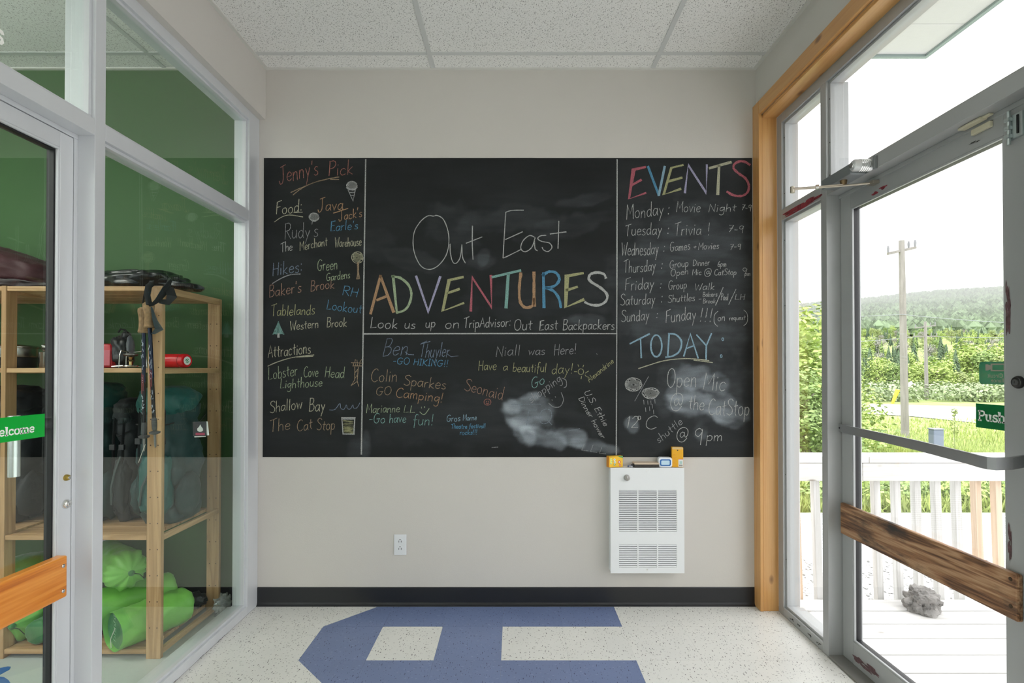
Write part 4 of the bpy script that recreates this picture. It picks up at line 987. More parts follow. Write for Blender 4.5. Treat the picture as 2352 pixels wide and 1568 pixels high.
T('D', 'U.S. Ethie', 2040, 560, 2225, 872, 55, 'white', 1.4, .06, 1); T('D', 'Dinner hower', 1985, 618, 2200, 985, 50, 'white', 1.4, .06, 1)
T('D', 'EQ', 1500, 862, 1745, 842, 135, 'faint', 1.8); T('D', 'LLL', 2010, 1090, 2240, 1130, 60, 'grey', 1.2); strokes('D', [(0, [(1370, 672), (1645, 668)]), (0, [(1900, 912), (2000, 892)])], 'faint', 1.4)
strokes('D', [(0, [(2155, 205), (2158, 215)]), (0, [(1195, 1065), (1250, 1062)])], 'grey', 1.6)
# right panel
EW = 6.
fat('E', [(0, [(512, 168), (322, 210), (248, 688), (520, 592)]), (0, [(310, 455), (445, 378)])], 'red', EW - .6)
fat('E', [(0, [(560, 162), (735, 628)])], 'blue', EW); fat('E', [(0, [(735, 628), (832, 160)])], 'sky', EW - 1)
fat('E', [(0, [(1130, 135), (940, 180), (815, 618), (1092, 525)]), (0, [(900, 400), (1112, 342)])], 'yellow', EW - 1)
fat('E', [(0, [(1163, 585), (1217, 135), (1512, 590), (1522, 135)])], 'lav', EW - .6)
fat('E', [(0, [(1568, 185), (1915, 88)]), (0, [(1722, 145), (1700, 612)])], 'pale', EW)
fat('E', [(1, [(2222, 130), (2150, 85), (2060, 75), (1975, 118), (1960, 190), (2040, 270), (2150, 350), (2208, 460), (2190, 575), (2100, 638), (1960, 630), (1855, 572)])], 'red', EW - .6)
T('E', 'Monday', 205, 1025, 812, 950, 225, 'white', 1.5); T('E', ':', 865, 960, 915, 955, 220, 'white', 2.2); T('E', 'Movie', 1020, 895, 1412, 905, 175, 'white', 1.4); T('E', 'Night', 1548, 905, 1995, 892, 135, 'white', 1.4); T('E', '7-9', 2085, 872, 2240, 892, 100, 'white', 1.4)
T('E', 'Tuesday', 180, 1295, 782, 1268, 190, 'white', 1.5); T('E', ':', 862, 1275, 905, 1272, 190, 'white', 2.2); T('E', 'Trivia', 985, 1288, 1425, 1280, 200, 'white', 1.4); T('E', '!', 1525, 1285, 1570, 1280, 215, 'white', 1.5); T('E', '7-9', 1868, 1225, 2112, 1245, 108, 'white', 1.4)
T('F', 'Wednesday', 122, 268, 728, 238, 215, 'white', 1.5); T('F', ':', 790, 215, 840, 212, 180, 'white', 1.8); T('F', 'Games', 918, 200, 1248, 158, 145, 'white', 1.4); T('F', '+', 1295, 165, 1352, 160, 100, 'white', 1.3); T('F', 'Movies', 1382, 162, 1718, 150, 115, 'white', 1.4); T('F', '7-9', 1898, 162, 2072, 162, 95, 'white', 1.4)
T('F', 'Thursday', 160, 548, 682, 505, 190, 'white', 1.5); T('F', ':', 760, 492, 800, 490, 150, 'white', 2.); T('F', 'Group', 912, 472, 1218, 435, 130, 'white', 1.4); T('F', 'Dinner', 1292, 432, 1565, 422, 105, 'white', 1.4); T('F', '6pm', 1698, 442, 1838, 438, 95, 'white', 1.4)
T('F', 'Open', 928, 602, 1218, 565, 108, 'white', 1.4); T('F', 'Mic', 1282, 582, 1432, 575, 95, 'white', 1.4); T('F', '@', 1475, 598, 1592, 592, 118, 'white', 1.4); T('F', 'CatStop', 1642, 582, 2002, 578, 98, 'white', 1.4); T('F', '9', 2075, 560, 2150, 595, 120, 'white', 1.4); T('F', 'pm', 2140, 592, 2230, 592, 70, 'white', 1.3)
T('F', 'Friday', 178, 835, 655, 802, 195, 'white', 1.5); T('F', ':', 740, 812, 780, 810, 140, 'white', 1.8); T('F', 'Group', 892, 822, 1192, 795, 140, 'white', 1.4); T('F', 'Walk', 1318, 830, 1648, 820, 118, 'white', 1.4)
T('F', 'Saturday', 105, 1078, 672, 1045, 175, 'white', 1.5); T('F', ':', 755, 1045, 800, 1042, 190, 'white', 1.8); T('F', 'Shuttles', 885, 1032, 1325, 1000, 125, 'white', 1.4); T('F', '-', 1380, 1010, 1435, 1008, 90, 'white', 1.5)
T('F', 'Bakers', 1452, 938, 1692, 928, 78, 'white', 1.3); T('F', 'Brook', 1455, 1040, 1662, 1040, 72, 'white', 1.3); strokes('F', [(0, [(1790, 780), (1665, 1075)]), (0, [(2000, 810), (1880, 1060)])], 'white', 1.5, name='chalk_line'); T('F', 'Pool', 1752, 992, 1868, 992, 105, 'white', 1.3); T('F', 'LH', 1978, 985, 2138, 985, 88, 'white', 1.4)
T('F', 'Sunday', 120, 1350, 578, 1310, 185, 'white', 1.5); T('F', ':', 680, 1295, 720, 1292, 140, 'white', 2.); T('F', 'Funday', 845, 1358, 1342, 1305, 205, 'white', 1.6); T('F', '!!!', 1390, 1340, 1600, 1350, 215, 'white', 1.6); T('F', '(', 1635, 1400, 1710, 1400, 215, 'white', 1.5, 0); T('F', 'on', 1698, 1328, 1818, 1326, 120, 'white', 1.5); T('F', 'request', 1885, 1318, 2150, 1308, 78, 'white', 1.3); T('F', ')', 2120, 1395, 2195, 1395, 205, 'white', 1.5, 0)
fat('G', [(0, [(182, 240), (400, 130)]), (0, [(300, 178), (308, 398)])], 'sky', 3.6); fat('G', [(1, circ(478, 265, 62, 122, 14))], 'sky', 3.6)
fat('G', [(0, [(622, 132), (605, 392)]), (1, [(615, 127), (700, 140), (760, 215), (740, 320), (670, 375), (585, 393)])], 'sky', 3.8)
fat('G', [(0, [(787, 380), (860, 130), (948, 402)]), (0, [(815, 295), (903, 262)])], 'sky', 3.4); fat('G', [(0, [(932, 142), (1040, 262)]), (0, [(1098, 127), (1040, 262), (1037, 422)])], 'sky', 3.4)
strokes('G', [(1, circ(1225, 190, 10, 16, 8)), (1, circ(1208, 380, 10, 16, 8))], 'sky', 1.8)
strokes('G', [(1, [(278, 520), (400, 480), (550, 435), (720, 412), (880, 410), (1070, 430)]), (0, [(900, 425), (1110, 452)])], 'pale', 2.2, name='chalk_line')
scrib('G', 220, 700, 96, 78, 'white', 64, 1.4, 'scribbled chalk cloud', 3); scrib('G', 410, 797, 96, 62, 'white', 60, 1.4, 'scribbled chalk rain cloud', 4)
strokes('G', [(0, [(390, 610), (235, 885)])] + [(0, [(x, y), (x + 4, y + 46)]) for x, y in ((335, 875), (380, 880), (430, 920), (460, 865), (355, 960), (400, 950), (445, 985), (415, 880))], 'grey', 1.3, label='chalk rain under the cloud')
T('G', '12', 140, 1182, 272, 1180, 128, 'white', 1.5); strokes('G', [(1, circ(285, 1075, 18, 20, 10))], 'white', 1.4); T('G', 'C', 348, 1205, 478, 1200, 150, 'white', 1.5)
T('G', 'Open', 592, 730, 928, 725, 205, 'white', 1.7); T('G', 'Mic', 1002, 752, 1252, 775, 195, 'white', 1.7); T('G', '@', 628, 985, 772, 980, 185, 'white', 1.7); T('G', 'the', 838, 978, 1012, 985, 155, 'white', 1.7); T('G', 'CatStop', 1060, 1035, 1520, 1052, 190, 'white', 1.7)
T('G', 'shuttle', 505, 1362, 778, 1135, 88, 'grey', 1.5, .06, 1); T('G', '@', 698, 1338, 832, 1330, 150, 'white', 1.6); T('G', '9', 892, 1372, 990, 1372, 190, 'white', 1.7); T('G', 'pm', 1038, 1335, 1215, 1335, 120, 'white', 1.7)

# ================================================================ OUTLETS
def outlet(x, z, y, label):
    t = empty('wall_outlet', (x, y, z - .057), label, 'outlet')
    pm = mat('outlet_plastic', (.74, .76, .79), .35)
    MB().box((x - .0345, y - .006, z - .057), (x + .0345, y - .0002, z + .057), .0025).build('cover_plate', pm, t)
    for dz in (.02, -.02):
        r_ = MB().tube([(x, y - .006, z + dz), (x, y - .0085, z + dz)], .0165, 20).build('socket', pm, t)
        for dx in (-.0065, .0065): MB().box((x + dx - .0013, y - .0092, z + dz - .006), (x + dx + .0013, y - .0084, z + dz + .004)).build('slot', RUB, r_)
        MB().tube([(x, y - .0084, z + dz + .010), (x, y - .0092, z + dz + .010)], .0028, 8).build('slot', RUB, r_)
    return t
p = at_y(919.5, 1250, 0); outlet(p.x, p.z, 0, 'white wall outlet low on the beige wall under the chalkboard')
p = at_y(238, 1250, 0); outlet(p.x, p.z, 0, 'wall outlet on the green wall behind the shelf unit')

# ================================================================ HEATER
HX0, HX1, HZ0, HZ1, HY = .524, .925, .203, .774, -.065
ht = empty('wall_heater', ((HX0 + HX1) / 2, -.03, HZ0), 'white louvered electric wall heater under the chalkboard', 'heater')
HW = mat('heater_enamel', (.80, .82, .84), .35)
HD = mat('heater_inside', (.10, .105, .12), .7)
bx('housing', (HX0 + .002, HY + .008, HZ0 + .002), (HX1 - .002, -.0005, HZ1 - .002), HW, ht)
cxs = [(at_y(a, 1100, HY).x, at_y(b_, 1100, HY).x) for a, b_ in ((1421.5, 1463.5), (1466.5, 1508.5), (1511.5, 1554))]
zr = [(at_y(1480, 1220.5, HY).z, at_y(1480, 1125.5, HY).z, 22), (at_y(1480, 1302.5, HY).z, at_y(1480, 1250.5, HY).z, 12)]
# front panel assembled round its openings
mb = MB()
xe = [HX0] + [q for p_ in cxs for q in p_] + [HX1]; ze = [HZ0, zr[1][0], zr[1][1], zr[0][0], zr[0][1], HZ1]
P_ = {}
def pv(i, j, k):
    key = (i, j, k)
    if key not in P_: P_[key] = mb.bm.verts.new((xe[i], HY if k == 0 else HY + .008, ze[j]))
    return P_[key]
for i in range(7):
    for j in range(5):
        if i in (1, 3, 5) and j in (1, 3): continue
        mb.bm.faces.new((pv(i, j, 0), pv(i + 1, j, 0), pv(i + 1, j + 1, 0), pv(i, j + 1, 0)))
        mb.bm.faces.new((pv(i, j, 1), pv(i, j + 1, 1), pv(i + 1, j + 1, 1), pv(i + 1, j, 1)))
bm_ = mb.bm; bm_.edges.ensure_lookup_table()
for e in [e for e in bm_.edges if len(e.link_faces) == 1]:
    a, c = e.verts
    if abs(a.co.y - HY) < 1e-6:
        ia = [k for k, v in P_.items() if v is a][0]; ic = [k for k, v in P_.items() if v is c][0]
        bm_.faces.new((a, c, pv(ic[0], ic[1], 1), pv(ia[0], ia[1], 1)))
fp = mb.build('front_panel', HW, ht)
for (z0, z1, n) in zr:
    for (x0, x1) in cxs:
        mb = MB(); pit = (z1 - z0) / n
        for k in range(n):
            z = z0 + pit * (k + .5)
            mb.box((x0, HY + .001, z - pit * .32), (x1, HY + .0022, z + pit * .32), 0, Matrix.Rotation(math.radians(-28), 3, 'X'))
        mb.build('louver_grille', HW, fp)
        bx('grille_recess', (x0, HY + .0079, z0), (x1, HY + .0082, z1), HD, fp)
p = at_y(1439.5, 1096.5, HY)
kn = MB().tube([(p.x, HY, p.z), (p.x, HY - .006, p.z), (p.x, HY - .016, p.z), (p.x, HY - .018, p.z)], [.0165, .0155, .0145, .011], 24).build('thermostat_knob', mat('grey_knob', (.34, .33, .31), .35, .3), ht, smooth=True, label='grey thermostat knob')
MB().box((p.x - .001, HY - .0185, p.z), (p.x + .001, HY - .0175, p.z + .011)).build('pointer', WHITEP, kn)
for (a, c) in ((1486.5, 1080.5), (1486.5, 1307.5)):
    p = at_y(a, c, HY); MB().tube([(p.x, HY, p.z), (p.x, HY - .0015, p.z)], .004, 10).build('screw', CHROME, ht, smooth=True)

# ---- things on top of the heater
YEL = mat('crayon_box_yellow', (.86, .50, .02), .45); ORG = mat('crayon_box_orange', (.75, .28, .01), .45)
def boxthing(name, c, sx, sy, sz, rz, m, label, cat):
    t = empty(name, c, label, cat)
    rot = Matrix.Rotation(rz, 3, 'Z')
    def P(x, y, z): return Vector(c) + rot @ Vector((x, y, z))
    mb = MB(); mb.box((c[0] - sx / 2, c[1] - sy / 2, c[2]), (c[0] + sx / 2, c[1] + sy / 2, c[2] + sz), .0008, rot, (c[0], c[1], c[2] + sz / 2))
    body = mb.build('carton', m, t)
    return t, P, body
HT = HZ1 + .0003
t, P, body = boxthing('crayon_box', (.553, -.033, HT), .083, .030, .060, math.radians(14), YEL, 'yellow and green chalk box lying on the left end of the heater', 'box')
def face_poly(P, pts, dy, m, name, par, label=None):
    mb = MB(); mb.bm.faces.new([mb.bm.verts.new(P(x, dy, z)) for x, z in pts]); return mb.build(name, m, par, label)
yf = -.0153
face_poly(P, [(-.0415, .0), (-.039, .0), (-.039, .060), (-.0415, .060)], yf - .0001, ORG, 'printed_edge', body)
mb = MB(); mb.bm.faces.new([mb.bm.verts.new(P(-.0418, y, z)) for y, z in ((-.015, 0), (.015, 0), (.015, .06), (-.015, .06))]); mb.build('printed_side', ORG, body)
GRNI = mat('box_green_ink', (.10, .33, .10), .5); TEALI = mat('box_teal_ink', (.15, .42, .45), .5); REDI = mat('box_red_ink', (.7, .07, .05), .5); YLI = mat('box_light_yellow_ink', (.85, .8, .15), .5); WHI = mat('box_white_ink', (.8, .8, .78), .5)
face_poly(P, [(.008, .060), (.0415, .048), (.0415, .060)], yf - .0002, GRNI, 'green_band', body)
face_poly(P, [(-.034, .018), (-.022, .018), (-.022, .050), (-.034, .050)], yf - .0002, YLI, 'yellow_patch', body)
for (a, c) in ((-.033, .022), (-.027, .036), (-.031, .046)): face_poly(P, [(a, c - .004), (a + .007, c - .004), (a + .007, c), (a, c)], yf - .0003, TEALI, 'printed_letter', body)
for (a, c, r_, mm) in ((-.008, .042, .0065, WHI), (-.006, .028, .007, WHI), (-.008, .014, .006, GRNI), (.020, .028, .009, REDI), (.024, .010, .006, REDI)):
    face_poly(P, [(a + r_ * math.cos(k * .785), c + r_ * math.sin(k * .785)) for k in range(8)], yf - .0003, mm, 'printed_spot', body)
    face_poly(P, [(a + r_ * .5 * math.cos(k * .785), c + r_ * .5 * math.sin(k * .785)) for k in range(8)], yf - .0004, TEALI if mm is WHI else WHI, 'printed_spot', body)
# eraser
p0 = at_y(1456, 1073, -.045); p1 = at_y(1512, 1073, -.045)
er = empty('chalkboard_eraser', ((p0.x + p1.x) / 2, -.035, HT), 'long chalk eraser with beige back and dark felt on the heater', 'eraser')
FELT = mat('dark_felt', (.06, .055, .05), .95, bump=.6, bscale=400)
MB().box((p0.x, -.062, HT), (p1.x, -.012, HT + .017), .001).build('felt_pad', FELT, er)
MB().box((p0.x - .002, -.063, HT + .0172), (p1.x + .002, -.011, HT + .026), .003).build('eraser_back', mat('eraser_beige', (.62, .50, .38), .6), er)
# chalk ends
for k, (a, d_, r_, L_, col, lab) in enumerate(((1446, -.040, .005, .022, (.12, .16, .30), 'short blue chalk stick beside the yellow box'), (1452, -.028, .006, .025, (.10, .10, .11), 'dark grey chalk stick against the eraser'), (1449, -.052, .0045, .018, (.55, .57, .62), 'pale chalk stub in front of the other sticks'))):
    p = at_y(a, 1072, d_); th = .5 + k * .9
    dx, dy = math.cos(th) * L_ / 2, math.sin(th) * L_ / 2
    MB().tube([(p.x - dx, d_ - dy, HT + r_), (p.x + dx, d_ + dy, HT + r_)], r_, 10).build('chalk_stick', mat('chalk_piece_%d' % k, col, .9), None, lab, 'chalk', group='chalk sticks on the heater', smooth=True)
# white box with a blue ring
pa = at_y(1512.5, 1072, -.045); pb_ = at_y(1543.5, 1050.5, -.045)
wbm = mat('white_plastic_case', (.84, .87, .92), .3)
ca = empty('plastic_case', ((pa.x + pb_.x) / 2, -.033, HT), 'white rounded case with a blue ring next to the tall yellow box', 'case')
def rrect(cx, cz, w, h, r, n=5):
    q = []
    for (sx, sz, a0) in ((1, 1, 0), (-1, 1, 90), (-1, -1, 180), (1, -1, 270)):
        for k in range(n + 1): th = math.radians(a0 + 90 * k / n); q.append((cx + sx * (w / 2 - r) + r * math.cos(th), cz + sz * (h / 2 - r) + r * math.sin(th)))
    return q
cx_, cz_ = (pa.x + pb_.x) / 2, HT + .0265
MB().prism([(x, -.048, z) for x, z in rrect(cx_, cz_, .074, .053, .012)], (0, .028, 0)).build('case_body', wbm, ca)
BLR = mat('blue_ring_plastic', (.01, .13, .42), .35)
mb = MB(); o1 = rrect(cx_, cz_ - .001, .060, .036, .009); o2 = rrect(cx_, cz_ - .001, .046, .024, .005)
A_ = [mb.bm.verts.new((x, -.0495, z)) for x, z in o1]; B_ = [mb.bm.verts.new((x, -.0495, z)) for x, z in o2]; C_ = [mb.bm.verts.new((x, -.0479, z)) for x, z in o1]
for k in range(len(A_)):
    j = (k + 1) % len(A_); mb.bm.faces.new((A_[k], A_[j], B_[j], B_[k])); mb.bm.faces.new((A_[k], A_[j], C_[j], C_[k]))
mb.build('blue_ring', BLR, ca)
MB().prism([(x, -.0488, z) for x, z in rrect(cx_, cz_ - .001, .046, .024, .005)], (0, .0007, 0)).build('pale_window', mat('pale_blue_plastic', (.55, .75, .88), .3), ca)
# tall yellow box
pa = at_y(1544.5, 1072, -.05); pb_ = at_y(1569.5, 1028, -.05)
t, P, body = boxthing('chalk_box', ((pa.x + pb_.x) / 2 + .001, -.033, HT), .060, .030, .108, math.radians(-6), mat('chalk_box_amber', (.84, .42, .015), .45), 'tall amber chalk box standing at the right end of the heater', 'box')
face_poly(P, [(.004, .002), (.029, .002), (.029, .044), (.004, .044)], -.0152, WHI, 'label_patch', body)
face_poly(P, [(.004, .043), (.029, .043), (.029, .046), (.004, .046)], -.0153, REDI, 'label_bar', body)
for k in range(8): face_poly(P, [(.008 + k * .0023, .006), (.0092 + k * .0023, .006), (.0092 + k * .0023, .015), (.008 + k * .0023, .015)], -.0154, RUB, 'barcode_bar', body)
face_poly(P, [(.010, .018), (.024, .018), (.024, .034), (.010, .034)], -.0154, mat('label_teal', (.45, .65, .62), .5), 'label_picture', body)
for k in range(9): face_poly(P, [(-.025, .012 + k * .007), (-.004 - .004 * (k % 3), .012 + k * .007), (-.004 - .004 * (k % 3), .0135 + k * .007), (-.025, .0135 + k * .007)], -.0153, ORG, 'printed_line', body)
mb = MB(); mb.prism([P(-.029, -.0155, .098), P(.029, -.0155, .098), P(.027, -.0152, .110), P(-.027, -.0152, .110)], P(0, .0006, 0) - P(0, 0, 0)); mb.build('carton_flap', mat('carton_flap_paper', (.70, .48, .22), .6), t)
MB().tube([P(.0, -.0158, .0925), P(.0, -.0162, .0925)], .0035, 8).build('thumb_hole', DIRT, body)
# ================================================================ SHELF UNIT IN THE SHOP
sh = empty('shelf_unit', (-2.3, -.28, 0), 'open pine shelf unit loaded with rental camping gear', 'shelf')
yF, yB = 2.357 - CD, 2.862 - CD           # front and back faces
SXR, SXM, SXL = -1.602, -2.314, -3.3
# uprights
def upright(x0, x1, y0, y1, dots=True):
    o = bx('upright', (x0, y0, 0), (x1, y1, 1.692), PINE, sh, bev=.002)
    if dots and x1 - x0 > .04:
        mb = MB()
        z = .14
        k = 0
        while z < 1.66:
            for xx in (x0 + .016, x1 - .016): mb.tube([(xx, y0 - .0004, z), (xx, y0 + .002, z)], .0032, 6)
            z += .118
        mb.build('peg_hole', mat('peg_hole_dark', (.10, .05, .03), .8), o)
    return o
upright(SXR - .066, SXR, yF, yF + .021)
upright(SXR - .066, SXR, yB - .045, yB - .024)
upright(SXM - .022, SXM, yF, yF + .055)
upright(SXM - .022, SXM, yB - .08, yB - .024)
upright(SXL, SXL + .02, yF, yF + .055); upright(SXL, SXL + .02, yB - .08, yB - .024)
# shelves: front rail, back rail, side rails and boards
levels = [1.690, 1.317, .557, .042]
for li, z in enumerate(levels):
    for (xa, xb) in ((SXM + .001, SXR - .068), (SXL + .021, SXM - .023)):
        bx('shelf_rail', (xa, yF + .003, z - .021), (xb, yF + .020, z), PINEX, sh, bev=.0015)
        bx('shelf_rail', (xa, yB - .045, z - .021), (xb, yB - .027, z), PINEX, sh, bev=.0015)
        n = 4; y0, y1 = yF + .0225, yB - .047; w_ = (y1 - y0) / n
        for k in range(n):
            bx('shelf_board', (xa + .002, y0 + k * w_ + .003, z - .019), (xb - .0, y0 + (k + 1) * w_ - .003, z - .001), PINEX, sh, bev=.0015)
    h = .030 if li == 0 else .026
    for xs_ in (SXR, SXM - .024):
        dx = .018
        bx('side_rail', (xs_ - dx, yF + .022 if xs_ == SXR else yF + .056, z - h), (xs_, yB - .046 if xs_ == SXR else yB - .081, z + (.002 if li == 0 else 0)), PINEY, sh, bev=.0015)

def fabric(name, col, rough=.6, sheen=.3, f=40, b=.5):
    if name in MATS: return MATS[name]
    m = mat(name, col, rough, 0., var=.16, vscale=7, bump=b, bscale=f)
    m.node_tree.nodes['Principled BSDF'].inputs['Sheen Weight'].default_value = sheen
    return m
BLKF = fabric('black_nylon', (.012, .014, .016), .35, .1, 30)
GRYF = fabric('grey_nylon', (.10, .11, .13), .6)
TEALF = fabric('teal_pack_fabric', (.003, .085, .075), .5, .05, 30)
TEALD = fabric('dark_teal_pack_fabric', (.003, .032, .032), .6, .03, 30)
DKP = fabric('charcoal_pack_fabric', (.012, .016, .019), .65, .03, 30)
MAR = fabric('maroon_tent_fabric', (.040, .004, .008), .6, .03)
LIME = fabric('lime_green_nylon', (.19, .49, .085), .42, .05, 18, .8)
LIMED = fabric('dark_green_nylon', (.03, .17, .035), .45)
STRAP = mat('black_webbing', (.015, .016, .018), .8, bump=.4, bscale=500)

# ---- on the top shelf
z0 = 1.6915
tarp = empty('gear_bag', (-1.83, -.27, z0), 'flat glossy black bag lying over the top right corner of the shelf', 'bag')
mb = MB().blob((-1.86, -.28, z0 + .050), (.20, .15, .060), 3, .16, 1.6, 5, floor=z0, sharp=.7); mb.wrinkle(.006, 11, 3)
for v in mb.bm.verts:
    if v.co.z < z0: v.co.z = z0
mb.build('bag_body', fabric('glossy_black_coating', (.008, .010, .012), .2, 0., 12, .3), tarp, smooth='all')
mb = MB(); mb.blob((-1.665, -.30, z0 + .030), (.090, .08, .019), 5, .10, 2., 4, sharp=.6)
mb.build('bag_flap', fabric('glossy_black_coating', (0, 0, 0)), tarp, smooth='all')
MB().tube([(-1.73, -.36, z0 + .052), (-1.68, -.365, z0 + .048), (-1.63, -.36, z0 + .044)], .0016, 6).build('piping', mat('pale_piping', (.6, .62, .65), .4), tarp)
MB().tube([(-1.95, -.40, z0 + .056), (-1.86, -.415, z0 + .058), (-1.78, -.405, z0 + .055)], .0014, 6).build('piping', mat('pale_piping', (.6, .62, .65), .4), tarp)
gb = empty('stuff_sack', (-2.11, -.33, z0), 'dark puffy stuff sack with a grey patch left of the glossy bag', 'bag')
mb = MB().blob((-2.13, -.30, z0 + .045), (.12, .13, .050), 9, .25, 2.4, 4, floor=z0); mb.build('sack_body', BLKF, gb, smooth='all')
mb = MB().blob((-2.08, -.395, z0 + .045), (.055, .055, .036), 11, .25, 3, 3, floor=z0 + .004); mb.build('grey_patch', GRYF, gb, smooth='all')
mt = empty('tent_bag', (-2.60, -.26, z0), 'large slumped maroon tent bag on the left of the top shelf', 'bag')
mb = MB().blob((-2.65, -.24, z0 + .12), (.38, .19, .135), 13, .10, 1.7, 5, floor=z0, sharp=.8)
for v in mb.bm.verts:
    t_ = (v.co.x + 2.65) / .38
    if t_ > 0: v.co.z = z0 + (v.co.z - z0) * (1 - .45 * t_)
mb.wrinkle(.008, 12, 2)
for v in mb.bm.verts: v.co.z = max(v.co.z, z0)
mb.build('bag_body', MAR, mt, smooth='all')
mb = MB().blob((-2.5, -.33, z0 + .03), (.24, .11, .033), 17, .2, 2, 4, floor=z0); mb.build('bag_base', fabric('black_maroon', (.02, .008, .012), .6), mt, smooth='all')

# ---- second shelf
z1 = 1.3175
steel = mat('polished_steel', (.55, .55, .53), .22, 1.)
def lathe(prof, c, n=36):
    mb = MB(); rings = []
    for r_, z in prof: rings.append([mb.bm.verts.new((c[0] + r_ * math.cos(6.28318 * k / n), c[1] + r_ * math.sin(6.28318 * k / n), c[2] + z)) for k in range(n)])
    for i in range(len(rings) - 1):
        for k in range(n): mb.bm.faces.new((rings[i][k], rings[i][(k + 1) % n], rings[i + 1][(k + 1) % n], rings[i + 1][k]))
    mb.bm.faces.new(rings[0][::-1]); mb.bm.faces.new(rings[-1])
    return mb
pc = (-2.475, -.36, z1)
pot = empty('cooking_pot', pc, 'shiny steel cooking pot with a black base on the second shelf', 'pot')
lathe([(.118, .052), (.120, .060), (.120, .096), (.123, .099), (.123, .103), (.112, .108), (.05, .116), (.02, .118)], pc).build('pot_body', steel, pot, smooth=35)
lathe([(.100, 0), (.110, .004), (.113, .05), (.110, .052)], pc).build('pot_base', mat('black_pot_enamel', (.02, .02, .022), .3), pot, smooth=35)
lathe([(.004, .118), (.004, .126), (.014, .128), (.012, .136), (.002, .138)], pc, 16).build('lid_knob', RUB, pot, smooth=35)
pc2 = (-2.20, -.34, z1)
wsn = empty('pot_set', pc2, 'nested steel camping pots with crinkled rims right of the black based pot', 'pot')
mb = lathe([(.10, 0), (.103, .004), (.103, .075)], pc2, 60)
for v in mb.bm.verts: v.co.y += .004 * math.sin(v.co.x * 160)
mb.build('pot_body', steel, wsn, smooth=35)
mb = MB(); rr = random.Random(3)
for k in range(5):
    pts = [(pc2[0] + (.085 + .012 * math.sin(t * 5 + k)) * math.cos(t / 24 * 6.283), pc2[1] + (.085 + .012 * math.cos(t * 3 + k)) * math.sin(t / 24 * 6.283), z1 + .082 + k * .007 + .004 * math.sin(t * 2.7 + k)) for t in range(25)]
    mb.tube(pts, .0035, 6)
mb.build('nested_rims', steel, wsn, smooth=40)
# red fuel can
fc = (-1.995, -.36, z1)
can = empty('fuel_can', fc, 'red fuel can with a black cap and handle', 'can')
REDP = mat('red_can_paint', (.50, .018, .03), .35)
mb = MB().box((fc[0] - .055, fc[1] - .03, z1), (fc[0] + .055, fc[1] + .03, z1 + .118), .018); 
for v in mb.bm.verts:
    if v.co.z > z1 + .09: v.co.x = fc[0] + (v.co.x - fc[0]) * .86
mb.build('can_body', REDP, can, smooth=40)
bx('printed_panel', (fc[0] - .012, fc[1] - .0306, z1 + .012), (fc[0] + .045, fc[1] - .0301, z1 + .085), mat('pink_label', (.55, .13, .17), .4), can)
MB().tube([(fc[0] - .02, fc[1], z1 + .117), (fc[0] - .02, fc[1], z1 + .134)], .012, 14).build('cap', RUB, can, smooth=True)
MB().tube([(fc[0] - .03, fc[1] - .034, z1 + .01), (fc[0] - .03, fc[1] - .037, z1 + .04), (fc[0] - .05, fc[1] - .036, z1 + .055)], .009, 8).build('handle', RUB, can, smooth=True)
# black bundle
bb = empty('stuff_sack', (-1.935, -.33, z1), 'upright black sack with a drawcord top beside the red can', 'bag')
mb = MB().blob((-1.935, -.33, z1 + .078), (.044, .05, .082), 21, .22, 3, 4, floor=z1, sharp=.8); mb.wrinkle(.004, 40, 1); mb.build('sack_body', BLKF, bb, smooth='all')
mb = MB().blob((-1.915, -.33, z1 + .158), (.020, .022, .024), 23, .3, 4, 3); mb.build('gathered_neck', BLKF, bb, smooth='all')
MB().tube([(-1.94, -.35, z1 + .175), (-1.925, -.355, z1 + .190), (-1.908, -.35, z1 + .186), (-1.90, -.345, z1 + .172)], .004, 6).build('drawcord', STRAP, bb)
mb = MB().blob((-1.885, -.345, z1 + .10), (.014, .02, .06), 24, .2, 4, 3); mb.build('grey_strap', GRYF, bb, smooth='all')
# stove
sc0 = (-1.842, -.40, z1)
sv = empty('camp_stove', sc0, 'small folding metal camp stove behind the hanging poles', 'stove')
lathe([(.030, .004), (.032, .008), (.030, .012), (.008, .016)], sc0, 20).build('stove_base', steel, sv, smooth=35)
lathe([(.007, .012), (.007, .030), (.012, .034), (.006, .040), (.009, .052), (.004, .056)], sc0, 14).build('burner_stem', mat('brass', (.6, .45, .2), .25, 1.), sv, smooth=35)
lathe([(.024, .056), (.030, .062), (.030, .068), (.010, .070)], sc0, 20).build('burner_head', mat('dark_steel', (.2, .19, .18), .35, 1.), sv, smooth=35)
for k in range(3):
    a = k * 2.094 + .4; c, s_ = math.cos(a), math.sin(a)
    MB().tube([(sc0[0] + .028 * c, sc0[1] + .028 * s_, z1 + .006), (sc0[0] + .065 * c, sc0[1] + .065 * s_, z1 + .003), (sc0[0] + .060 * c, sc0[1] + .060 * s_, z1 + .06), (sc0[0] + .052 * c, sc0[1] + .052 * s_, z1 + .082), (sc0[0] + .012 * c, sc0[1] + .012 * s_, z1 + .074)], .0022, 6).build('pot_support', steel, sv)
MB().tube([(sc0[0] - .03, sc0[1] - .01, z1 + .010), (sc0[0] - .075, sc0[1] - .02, z1 + .006)], .0035, 6).build('fuel_line', steel, sv)
